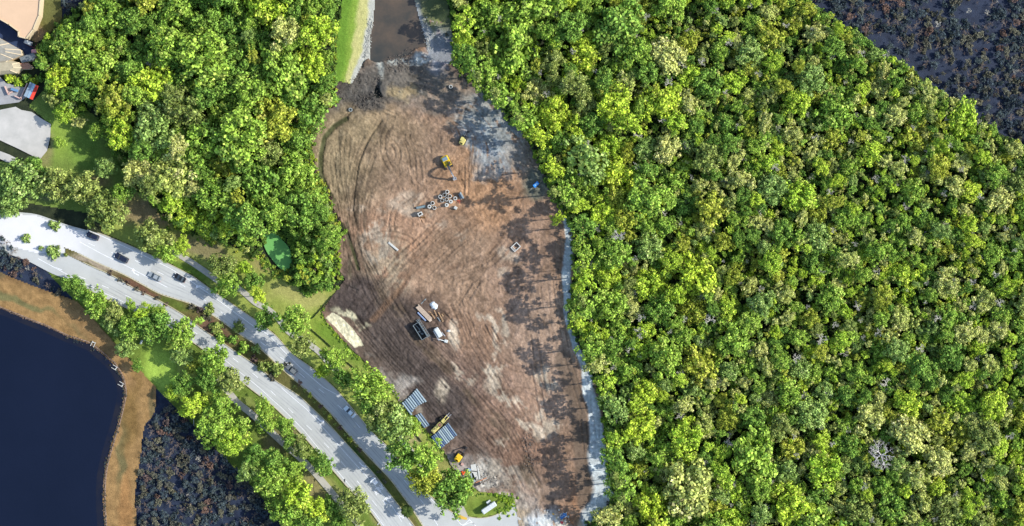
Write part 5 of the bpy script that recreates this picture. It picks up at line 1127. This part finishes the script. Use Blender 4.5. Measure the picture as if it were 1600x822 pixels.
def loader():
    c = P(687, 663.5, 1.6); c.z = SZ; root = empty('wheel_loader', c, ang(1, -1.02), 'long pale yellow articulated machine parked across the end of the lower pipe stack', 'loader')
    for sx in (-1.9, 1.6):
        for sy in (-1, 1):
            t = MB(); t.tube((sx, sy*.85, .68), (sx, sy*1.3, .68), .68, n=18); wh = t.build('wheel', m_rub, root); t = MB(); t.tube((sx, sy*1.28, .68), (sx, sy*1.34, .68), .34, n=12); t.build('rim', m_py, wh)
    t = MB(); t.box((-2.0, 0, 1.45), (2.7, 1.5, 1.1), bev=.22); t.box((-3.3, 0, 1.3), (.5, 1.6, 1.0), bev=.1); t.build('engine_cover', m_py, root)
    t = MB(); t.box((-2.2, .2, 2.08), (.9, .12, .2)); t.tube((-1.6, -.4, 2.0), (-1.6, -.4, 2.6), .07, n=8); t.build('exhaust', m_dark, root)
    t = MB(); t.box((.0, 0, 1.0), (2.2, .9, .6)); t.box((-3.5, 0, .9), (.3, 2.1, .5)); t.build('frame', m_dark, root)
    t = MB(); t.box((.05, 0, 2.0), (1.35, 1.35, 1.3), taper=.94, bev=.08); cb = t.build('cab', m_dark, root); t = MB(); t.box((.05, 0, 2.72), (.9, .9, .08), bev=.03); t.build('cab_roof', M('cab_roof_brown', alb(150,110,90)), cb)
    t = MB(); [t.box((.05, s_*.68, 2.72), (1.5, .14, .1)) for s_ in (-1, 1)]; [t.box((.05+s_*.72, 0, 2.72), (.14, 1.3, .1)) for s_ in (-1, 1)]; t.build('roof_frame', m_py, cb)
    t = MB(); t.box((1.75, 0, 1.35), (1.5, 1.3, .9), bev=.18); t.build('front_body', m_py, root)
    for s_ in (-1, 1): t = MB(); t.bars([(1.5, s_*.45, 1.7), (2.9, s_*.45, 1.9), (3.9, s_*.45, 1.3)], .22, .3); t.build('lift_arm', m_py, root)
    t = MB(); t.box((4.0, 0, .8), (.12, 1.4, .9)); [t.box((4.6, s_*.4, .4), (1.2, .14, .08)) for s_ in (-1, 1)]; t.build('forks', m_steel, root)
loader()
def pump():
    c = P(837.5, 288.5, 1); c.z = .7; root = empty('pump_trailer', c, ang(.82, -.75), 'bright blue pump trailer on the shaded wet bank under the east trees', 'pump')
    t = MB(); t.box((0, 0, 1.0), (2.2, 1.2, 1.0), bev=.15); t.build('housing', M('pump_blue', alb(50,140,230,1.6), rough=.4), root)
    t = MB(); t.box((.1, 0, 1.53), (1.2, .7, .06)); t.build('lid', M('pump_pale_blue', alb(150,200,245,1.4)), root)
    t = MB(); t.box((0, 0, .4), (2.3, 1.1, .12)); t.build('frame', m_dark, root); t = MB(); t.tube((-1.1, 0, .4), (-2.4, 0, .35), .06, n=6); t.build('drawbar', m_steel, root)
    for s_ in (-1, 1): t = MB(); t.tube((0, s_*.6, .32), (0, s_*.78, .32), .32, n=14); t.build('wheel', m_rub, root)
    t = MB(); t.tube((1.1, .1, .8), (1.9, -.2, .3), .12, n=8); t.build('intake_hose', m_dark, root)
pump()
# dumpster, steel racks, trench box, white machine, tarp, planks
m_cont = M('container_grey', alb(132, 146, 152), rough=.6, vary=.25, vscale=1.2); m_ci = M('container_inside', alb(60, 64, 66), rough=.8, vary=.3)
root = hollow_box(5.9, 2.3, 2.2, .14, 'open_container', m_cont, 'open-topped grey steel container with a dark inside in the middle of the machine yard', 656.6, 517.3, .56, .88, floor=m_ci, cat='container')
for i in range(5): t = MB(); t.box((-2.3+i*1.15, 1.19, 1.1), (.14, .1, 2.0)); t.build('rib', m_cont, root)
for i in range(5): t = MB(); t.box((-2.3+i*1.15, -1.19, 1.1), (.14, .1, 2.0)); t.build('rib', m_cont, root)
t = MB()
for k in range(3): t.tube((-2.6+k*.9, -.3+.25*k, .2), (-.6+k*.9, .4-.3*k, .35), .09, n=6)
t.box((1.2, .2, .2), (.7, .5, .3), rz=.6); t.box((0, -.4, .2), (.5, .5, .35), rz=.2)
thing1('pipe_offcuts', t, m_pre2, 'pale offcuts lying inside the open grey container', 'debris', 656.6, 517.3, .56, .88, z=SZ+.1)
t = MB()
for s_ in (-.55, 0, .55): t.box((0, s_, .55), (7.2, .12, .14))
for k in range(9): t.box((-3.4+k*.85, 0, .62), (.1, 1.3, .1))
for k in (-3, 0, 3): t.box((k, 0, .28), (.2, 1.2, .5))
thing1('steel_rack', t, m_cont, 'narrow grey steel rack standing alongside the open container', 'rack', 661.5, 512.5, .56, .88)
m_lum = M('pale_lumber', alb(222, 200, 176), rough=.8, vary=.25, vscale=2)
c = P(662.5, 489, 1); c.z = SZ; root = empty('lumber_bundle', c, ang(.72, .74), 'long whitish lumber bundle above the open container', 'lumber')
for L_ in range(2):
    for k in range(5): t = MB(); t.box((R_.uniform(-.2, .2), -.62+k*.31, .35+L_*.4), (6.6, .24, .34)); t.build('beam', m_lum, root)
for k in (-2.2, 0, 2.2): t = MB(); t.box((k, 0, .08), (.15, 1.7, .14)); t.build('bearer', m_twig, root)
t = MB(); t.box((0, 0, .35), (4.0, .5, .5), bev=.04); thing1('blue_panel', t, M('blue_white_panel', alb(150,170,205)), 'pale blue panel leaning on the lumber bundle', 'panel', 659.2, 494.5, .72, .74)  # one pale blue panel
t = MB(); t.box((0, 0, .5), (1.0, .8, .9)); thing1('timber_block', t, m_lum, 'cream timber block at the lower end of the lumber bundle', 'timber', 672.6, 500.3, .7, -.5)
rt = random.Random(4); t = MB(); n = 22; ring1 = [(math.cos(i*2*PI/n)*(1.45+rt.uniform(-.25, .3)), math.sin(i*2*PI/n)*(1.15+rt.uniform(-.25, .25))) for i in range(n)]
vs = [(x, y, .05) for x, y in ring1]+[(x*.75, y*.75, .45+rt.uniform(-.12, .2)) for x, y in ring1]+[(x*.35, y*.35, .6+rt.uniform(-.15, .2)) for x, y in ring1]+[(0, 0, .7)]
fs = [(i, (i+1) % n, n+(i+1) % n, n+i) for i in range(n)]+[(n+i, n+(i+1) % n, 2*n+(i+1) % n, 2*n+i) for i in range(n)]+[(2*n+i, 2*n+(i+1) % n, 3*n) for i in range(n)]
t.add(vs, fs); thing1('tarpaulin', t, M('white_tarp', alb(226,236,242), rough=.6), 'crumpled white tarpaulin over a heap above the loose planks', 'tarpaulin', 678.3, 477.5, 1, .6)
for i, (x, y, L_, w_, a, b, wd) in enumerate([(680.5,489.5,2.2,.42,.45,1,'short plank just below the white tarpaulin'),(688.8,495.2,3.6,.45,.5,1,'longest orange-tinted plank of the loose pile'),(691.5,492.5,1.0,.5,.5,1,'stub of plank at the right of the loose pile'),(685.8,499,1.6,.28,.6,1,'thin white plank between the two long ones'),(676.8,494,2.0,.4,.7,1,'plank closest to the lumber bundle'),(671.5,487.5,1.2,.3,1,.4,'small brown plank next to the lumber bundle'),(663.5,469.5,1.6,.2,1,-1,'thin grey stick above the lumber bundle'),(661,472,1.8,.2,1,-1,'second thin grey stick above the lumber bundle')]):
    t = MB(); t.box((0, 0, .14), (L_, w_, .12)); t.box((.1, .1, .27), (L_*.8, w_*.6, .1), rz=.06); thing1('plank', t, M('plank_tan', alb(206,168,126), vary=.3) if i not in (3, 6, 7) else m_pre2, wd, 'plank', x, y, a, b, group='loose planks by the tarpaulin')
c = P(684.4, 519.5, 2.1); c.z = SZ; root = empty('white_telehandler', c, ang(-.55, -.9), 'white-roofed machine with a side boom ending in a white bucket, beside the open container', 'machine')
for sx in (-1.2, 1.2):
    for sy in (-1, 1): t = MB(); t.tube((sx, sy*.7, .5), (sx, sy*1.05, .5), .5, n=16); t.build('wheel', m_rub, root)
t = MB(); t.box((0, 0, 1.0), (3.6, 1.7, .9), bev=.12); t.build('chassis', m_dark, root)
t = MB(); t.box((0, 0, 1.75), (3.5, 1.75, .75), bev=.25); t.box((.1, 0, 2.12), (2.6, 1.2, .1), bev=.05); t.build('roof_cover', m_wm, root)
t = MB(); t.bars([(-.6, -1.1, 1.5), (-2.3, -1.4, 1.3)], .25, .3) ; t.bars([(1.2, 1.1, 1.5), (-2.6, 1.15, 1.7)], .22, .3); t.build('boom', m_steel, root)
c = P(697, 533, .5); c.z = SZ; t = MB(); t.box((0, 0, .55), (1.35, 1.15, .9), taper=.75, bev=.1); t.bars([(-.4, 0, .8), (-1.8, 0, 1.2), (-3.1, 0, 1.4)], .22, .26); thing1('concrete_bucket', t, m_wm, 'white bucket on a long handle at the foot of the white-roofed machine', 'bucket', 696.8, 533, 1, .3)
t = MB(); t.box((0, 0, .35), (.75, .75, .7), bev=.05); t.box((-.55, 0, .2), (.5, .6, .4)); thing1('water_tank', t, m_wm, 'tiny white cube tank on the dirt right of the white-roofed machine', 'tank', 702, 517)
# ------------------------------------------------------------------ verge items
def trailer():
    c = P(764, 793.2, 1.5); c.z = .3; root = empty('box_trailer', c, ang(1, -.68), 'white enclosed box trailer parked on the grass tip by the entrance', 'trailer')
    t = MB(); t.box((0, 0, 1.45), (5.5, 1.75, 1.75), bev=.18); bd = t.build('box_body', m_wm, root)
    for k in range(6): t = MB(); t.box((-2.4+k*.95, 0, 2.33), (.05, 1.5, .03)); t.build('roof_seam', m_steel, bd)
    t = MB(); t.box((-2.77, 0, 1.35), (.06, 1.4, 1.4)); dr = t.build('rear_door', m_wm, root); t = MB(); t.box((-2.82, .1, 1.35), (.05, .06, 1.2)); t.build('latch', m_dark, dr)
    for s_ in (-1, 1):
        for x in (-.5, .4): t = MB(); t.tube((x, s_*.7, .33), (x, s_*.93, .33), .33, n=14); t.build('wheel', m_rub, root)
    t = MB(); t.bars([(2.7, .6, .5), (3.7, 0, .45)], .08, .1); t.bars([(2.7, -.6, .5), (3.7, 0, .45)], .08, .1); t.build('drawbar', m_dark, root)
    t = MB(); t.box((-2.8, .6, .9), (.06, .3, .12)); t.build('tail_light', m_tail, root)
trailer()
t = MB(); t.box((0, 0, .6), (1.1, 1.0, 1.1), bev=.12); t.box((.7, .1, .3), (.6, .7, .5)); thing1('portable_toilet_base', t, m_wm, 'small white cabinet right behind the white box trailer', 'cabinet', 762.5, 784.5, 1, -.6, z=.3)
for i, (x, y) in enumerate([(722.6, 737), (725.8, 737.6), (723.8, 740)]):
    c = P(x, y); c.z = SZ; root = empty('traffic_barrel', c, 0, '%s orange traffic barrel in the trio at the verge' % ('left', 'right', 'front')[i], 'barrel', 'orange barrels by the verge')
    m_or = M('safety_orange', alb(250, 96, 30, 1.3), rough=.5)
    t = MB(); t.tube((0, 0, .08), (0, 0, .95), .36, .28, n=14); t.build('drum', m_or, root); t = MB(); t.pipe((0, 0, .5), (0, 0, .62), .335, .30, 14); t.build('white_band', m_wm, root); t = MB(); t.tube((0, 0, 0), (0, 0, .08), .46, n=14); t.build('base', m_rub, root)
t = MB(); t.box((0, 0, .5), (1.1, .9, 1.0), bev=.06); t.box((0, 0, 1.03), (.8, .6, .06)); thing1('blue_cabinet', t, M('cabinet_blue', alb(150,180,210)), 'pale blue cabinet between the barrels and the concrete slabs', 'cabinet', 733, 733.5, 1, .4)
t = MB(); t.box((0, 0, .3), (.9, .8, .6)); thing1('pink_crate', t, M('crate_pink', alb(206,166,156)), 'pinkish crate behind the yellow mini digger', 'crate', 722.5, 725, 1, .6)
for i, (x, y, L_, W_, a, b, wd) in enumerate([(741,737,5.2,1.8,.15,1,'large pale slab in the middle of the laydown'),(748,738,4.6,.5,.15,1,'narrow pale slab right of the large one'),(738.5,746,3.2,1.5,.4,1,'slab nearest the verge'),(752,750,4.2,.3,1,-.45,'orange-tinted plank crossing the slabs'),(757,752,3.4,.25,1,-.5,'thin brown plank right of the slabs'),(746,756,2.2,1.0,1,-.4,'dark steel grating by the slabs'),(741.5,736,1.6,.3,1,.1,'dark bar lying on the large slab'),(743.6,747.5,1.2,.25,.2,-1,'second dark bar lying by the large slab')]):
    t = MB(); t.box((0, 0, .12+.18*(i in (6, 7))), (L_, W_, .18), bev=.02); 
    thing1('slab' if i < 3 else 'plank' if i < 5 else 'steel_bar', t, (m_pre, m_pre, m_pre2, M('plank_orange', alb(206,140,100)), m_twig, m_dark, m_dark, m_dark)[i], wd, ('slab', 'slab', 'slab', 'plank', 'plank', 'grating', 'bar', 'bar')[i], x, y, a, b, z=SZ+.02)
# silt fences: stakes with black fabric between
def silt(pts, label, h=.85):
    c = P(*pts[0]); root = empty('silt_fence', (c.x, c.y, 0), 0, label, 'silt fence'); q = resample(pts, 9); W = [(P(x, y)-c) for x, y in q]
    t = MB()
    for a, b in zip(W[:-1], W[1:]):
        m_ = (a+b)/2; sag = Vector(((b-a).y, -(b-a).x, 0)).normalized()*.12
        for u, v in ((a, m_+sag), (m_+sag, b)): t.add([(u.x, u.y, .1), (v.x, v.y, .1), (v.x, v.y, h), (u.x, u.y, h)], [(0, 1, 2, 3)]); n_ = Vector((-(v-u).y, (v-u).x, 0)).normalized()*.05; t.add([(u.x+n_.x, u.y+n_.y, h), (v.x+n_.x, v.y+n_.y, h), (v.x-n_.x, v.y-n_.y, h), (u.x-n_.x, u.y-n_.y, h)], [(0, 1, 2, 3)])
    t.build('fabric', M('black_fabric', (.012, .012, .014), rough=.9), root)
    st = MB(); st.box((0, 0, .65), (.07, .07, 1.2)); sm = st.mesh('stake'); sm.materials.append(m_twig)
    for p in W: s_ = obj('stake', sm, root); s_.location = p
for p, lb in (([(488,498),(498,487),(508,476),(520,462)], 'black silt fence at the west corner of the site above the cream sand'), ([(487,514),(503,528),(519,542)], 'black silt fence behind the tall verge tree'), ([(538,561),(551,572),(564,583)], 'black silt fence between the loose green tree and the broad bright tree'), ([(606,631),(612,636),(618,643)], 'shortest black silt fence beside the upper pipe stack'), ([(646,672),(653,681),(660,690)], 'black silt fence below the short row of pipes'), ([(692,735),(698,742),(705,750)], 'black silt fence left of the orange barrels')): silt(p, lb, 1.0)
silt([(524.6,66),(524.3,92),(524.2,126),(524.4,156)], 'long dark silt fence along the grass bank beside the muddy pond', .7)
silt([(507,175),(497,186),(488,198),(486.5,208),(488,240),(492,262),(496,270)], 'curved dark silt fence at the north-west rim of the site', .8)
silt([(528,378),(528.5,400),(531,425)], 'dark silt fence at the west pinch of the site', .8)
silt([(925,818),(940,806),(957,786)], 'dark silt fence under the tip of the pale swale', .8)
# bare logs and drift on the east rim, white pole in the south grove
t = MB(); t.tube((0, 0, .3), (0, 5.4, 3.2), .11, .08, n=8); thing1('leaning_pole', t, m_pre, 'thin white leaning pole at the edge of the south grove and the swamp', 'pole', 303, 665, 1, .1, z=.1)
t = MB(); t.box((0, 0, .5), (1.4, .6, .9), bev=.1); thing1('utility_box', t, m_wm, 'white utility box in shade above the small bright lawn', 'utility box', 221.5, 534.5, .4, -1, z=.3)
t = MB(); t.box((0, 0, .4), (1.0, .8, .8), bev=.1); thing1('utility_box', t, M('cabinet_navy', alb(60,84,140)), 'small blue utility box next to the white one above the bright lawn', 'utility box', 234, 533, 1, .2, z=.3)
t = MB(); t.box((0, 0, .35), (.9, .6, .7), bev=.1); thing1('utility_box', t, M('cabinet_navy', alb(60,84,140)), 'dark blue box at the left end of the trio above the bright lawn', 'utility box', 213, 541, 1, .6, z=.3)
# rubbish and rubble heap at the south edge
for i, (x, y, s_, mt, wd) in enumerate([(880,806,1.6,'tarp_blue','blue tarpaulin scrap on the white rubble'),(862.5,804.5,1.0,'board_yellow','yellow board on the white rubble'),(867,811,1.0,'board_yellow','second yellow board, nearer the bottom edge'),(876,817.5,1.2,'scrap_red','red scrap at the bottom edge of the rubble'),(836,814,1.0,'black_fabric','black scrap at the left of the white rubble')]):
    colr = {'tarp_blue': alb(70,130,190), 'board_yellow': alb(224,176,80), 'scrap_red': alb(216,80,84), 'black_fabric': (.012, .012, .014)}[mt]
    t = MB(); t.box((0, 0, .15), (1.5*s_, .7*s_, .2), rz=.3); t.box((.4*s_, .3*s_, .3), (.8*s_, .5*s_, .15), rz=-.5, rx=.3); thing1('scrap', t, M(mt, colr), wd, 'scrap', x, y, 1, -.3, z=.75)
# boulders and clods (countless): rubble on the south spoil, riprap on the lake edge, clods in the mud
def rocks(name, items, mat, label, cat):
    rr_ = random.Random(3); ico = []
    bm = bmesh.new(); bmesh.ops.create_icosphere(bm, subdivisions=1, radius=1); v0 = [v.co.copy() for v in bm.verts]; f0 = [tuple(v.index for v in f.verts) for f in bm.faces]; bm.free(); mb = MB()
    for x, y, s_, z in items:
        c = P(x, y); k = [Vector((rr_.uniform(.6, 1.2), rr_.uniform(.6, 1.2), rr_.uniform(.4, .8)))]; e = Euler((rr_.random()*6, rr_.random()*6, rr_.random()*6)).to_matrix()
        mb.add([Vector((c.x, c.y, z))+e @ Vector((v.x*k[0].x, v.y*k[0].y, v.z*k[0].z))*s_*(1+rr_.uniform(-.2, .2)) for v in v0], f0)
    o = mb.build(name, mat); tagp(o, label, cat, None, 'stuff')
g_ = lambda n, pts_, w_, s0, s1, z: [(q[0]+rs.normal(0, w_), q[1]+rs.normal(0, w_), rs.uniform(s0, s1), z) for q in [resample(pts_, 2.0)[int(rs.integers(0, len(resample(pts_, 2.0))))] for _ in range(n)]]
rocks('rubble', g_(230, [(835,812),(850,800),(865,815),(885,808),(850,820)], 5, .12, .42, .8), m_pre, 'white rubble strewn over the spoil at the bottom edge', 'rubble')
rocks('riprap', g_(700, [(0,480),(37,495),(75,510),(107,525),(140,535),(160,550),(181,568),(193,590),(197,615),(191,643),(181,682),(168,725),(164,747),(163,785),(166,830)], .9, .12, .34, .72), M('riprap_stone', alb(140,116,96), vary=.4, vscale=1), 'rough stones lining the lake shore', 'stones')
rocks('clods', g_(420, [(540,140),(570,120),(600,130),(580,160),(545,150)], 8, .08, .26, .72)+g_(260, [(640,95),(620,98),(655,84),(600,105)], 6, .1, .3, .75)+g_(160, [(822,680),(832,710),(826,730)], 6, .1, .3, .55)+g_(200, [(740,740),(765,750),(790,755)], 7, .08, .25, .6), M('clods_grey', alb(126,116,106), vary=.4), 'clods and stones in the churned mud', 'clods')
rocks('bank_stones', g_(240, [(576,60),(572,90),(580,30)], 2.2, .1, .3, .8)+g_(200, [(660,30),(668,60),(672,80)], 3, .1, .3, .7), M('pale_stone', alb(206,206,196), vary=.3), 'pale stones along the rim of the muddy pond', 'stones')
# lake outfalls
for i, (x, y, wd) in enumerate([(146.5,537.5,'pair of short timber groynes on the north shore of the lake'),(180,574,'pale outfall posts on the east shore of the lake'),(190,600,'small white outfall south of the posts on the lake shore')]):
    t = MB(); [t.box((0, k*.55, .5), (1.9, .16, .3)) for k in (-1, 1)]; t.box((.6, 0, .4), (.3, 1.2, .2)); thing1('outfall', t, m_pre, wd, 'outfall', x, y, .5, -1 if i == 0 else .3, z=.5)

# ------------------------------------------------------------------ buildings and canopies in the top left corner
def roofed(name, poly, h, mat_w, mat_r, label, hip=None, parapet=False, z=.3):
    W = [(( (x-800)*S*(CAMH-h)/CAMH), ((411-y)*S*(CAMH-h)/CAMH)) for x, y in poly]
    if sum((a[0]*b[1]-b[0]*a[1]) for a, b in zip(W, W[1:]+W[:1])) < 0: W = W[::-1]
    root = empty(name, (W[0][0], W[0][1], 0), 0, label, 'building'); L_ = [(x-W[0][0], y-W[0][1]) for x, y in W]
    t = MB(); n = len(L_); t.add([(p[0], p[1], 0) for p in L_]+[(p[0], p[1], h) for p in L_], [(i, (i+1) % n, n+(i+1) % n, n+i) for i in range(n)]); t.build('wall', mat_w, root)
    if hip:
        cx = sum(p[0] for p in L_)/n; cy = sum(p[1] for p in L_)/n
        for i in range(n):
            a, b = L_[i], L_[(i+1) % n]; ia = (a[0]+(cx-a[0])*hip, a[1]+(cy-a[1])*hip); ib = (b[0]+(cx-b[0])*hip, b[1]+(cy-b[1])*hip)
            t = MB(); t.add([(a[0], a[1], h), (b[0], b[1], h), (ib[0], ib[1], h+1.6), (ia[0], ia[1], h+1.6)], [(0, 1, 2, 3)]); t.build('roof_slope', mat_r, root); t = MB(); t.bars([(a[0], a[1], h+.05), (ia[0], ia[1], h+1.65)], .25, .12); t.build('hip_cap', mat_w, root)
        t = MB(); t.add([(p[0]+(cx-p[0])*hip, p[1]+(cy-p[1])*hip, h+1.6) for p in L_], [tuple(range(n))]); t.build('roof_top', mat_r, root)
    else:
        t = MB(); t.add([(p[0], p[1], h-.02) for p in L_], [tuple(range(n))]); rf = t.build('roof', mat_r, root)
    if parapet:
        t = MB(); P3 = [(p[0], p[1], h+.15) for p in L_]; t.bars(P3+[P3[0]], .35, .35); t.build('parapet', mat_w, root)
    return root
m_beige = M('beige_roof', alb(232, 196, 160), rough=.9, vary=.07, vscale=.3); m_cream = M('cream_wall', alb(226, 206, 170), rough=.9)
rb = roofed('beige_building', [(-200,-120),(60,-120),(63,-60),(63,0),(61,24),(52,46),(41,60),(29,57),(29,49),(14,38),(0,30),(-200,-60)], 5.0, m_cream, m_beige, 'big building with a curved flat beige roof in the top left corner', parapet=True)
m_taupe = M('taupe_shingle', alb(168, 164, 152), rough=.95, vary=.25, vscale=1.2); m_taupe2 = M('sand_shingle', alb(194, 182, 152), rough=.95, vary=.2, vscale=1.2)
roofed('hip_roof_building', [(-120,20),(0,60),(14,68),(32,78),(34,86),(20,92),(0,100),(-120,110)], 4.0, m_cream, m_taupe, 'taupe hip-roofed building on the left edge below the blue-shaded lot', hip=.45)
roofed('hip_roof_building', [(-30,96),(14,93),(30,98),(34,106),(26,114),(0,116),(-30,116)], 3.2, m_cream, m_taupe2, 'low sandy-roofed wing next to the hedge at the left edge', hip=.4)
roofed('annex', [(30,90),(52,82),(56,88),(52,94),(34,98)], 3.0, m_cream, M('slate_roof', alb(130,138,140), vary=.3, vscale=2), 'narrow slate-roofed annex touching the woods at the left')
roofed('annex', [(20,100),(44,98),(50,104),(46,108),(22,108)], 2.6, m_cream, M('coral_roof', alb(206,150,120), vary=.25, vscale=2), 'coral-roofed strip annex above the hedge')
t = MB(); t.box((0, 0, .9), (2.6, 1.3, 1.3), bev=.12); t.box((0, 0, 1.58), (2.2, .9, .08)); thing1('white_van', t, m_wm, 'white service unit parked in the dark corner by the beige building', 'service unit', 45.5, 67.5, 1, .45, z=.35)
t = MB(); t.box((0, 0, .5), (3.2, .25, 1.0)); t.box((1.5, .8, .5), (.25, 1.8, 1.0)); thing1('yard_wall', t, M('maroon_wall', alb(100,50,60)), 'dark red yard wall around the white service unit', 'wall', 49, 73, 1, .5, z=.35)
t = MB(); t.box((0, 0, .5), (2.4, 1.4, .9), bev=.3); thing1('pink_canopy', t, M('pink_canvas', alb(230,160,160)), 'pink canvas canopy at the tree edge beside the slate annex', 'canopy', 57.5, 81.5, 1, -.1, z=2.0)
c = P(51, 143, 2.5); c.z = .3; root = empty('canopy', c, ang(.45, -1), 'striped canopy with pale blue and red panels beside the patio', 'canopy')
for i, (mc, y) in enumerate((('canvas_grey_blue', 1.5), ('canvas_pale_blue', .4), ('canvas_red', -.75))):
    colr = (alb(140,160,176), alb(166,196,214), alb(214,62,44,1.2))[i]; t = MB(); t.box((0, y, 2.5+.1*i), (5.2, 1.1, .08), rx=(.2, -.2, .25)[i]); t.build('panel', M(mc, colr, rough=.7), root)
for a in (-2.4, 2.4):
    for b in (-1.2, 1.9): t = MB(); t.tube((a, b, 0), (a, b, 2.5), .06, n=6); t.build('post', m_steel, root)
t = MB(); t.box((0, 0, .8), (6.0, .35, 1.0)); t.box((-2.8, 1.0, .8), (.35, 2.4, 1.0)); thing1('patio_wall', t, M('pink_stucco', alb(226,190,176)), 'pinkish stucco patio wall running diagonally beside the striped canopy', 'wall', 39, 143, .45, -1, z=.4)
t = MB(); t.box((0, 0, .7), (3.2, .35, 1.0)); t.box((1.2, .8, .7), (.3, 1.6, 1.0)); thing1('patio_wall', t, M('pink_stucco', (0.5, .4, .35)), 'short pinkish patio wall at the left of the patio', 'wall', 12, 142, .45, 1, z=.4)
t = MB(); t.box((0, 0, .6), (2.6, .9, .9), bev=.1); thing1('bench_canopy', t, M('canvas_blue', alb(110,150,190)), 'small blue canopy between the patio walls under the hedge', 'canopy', 24, 141, 1, .3, z=.5)
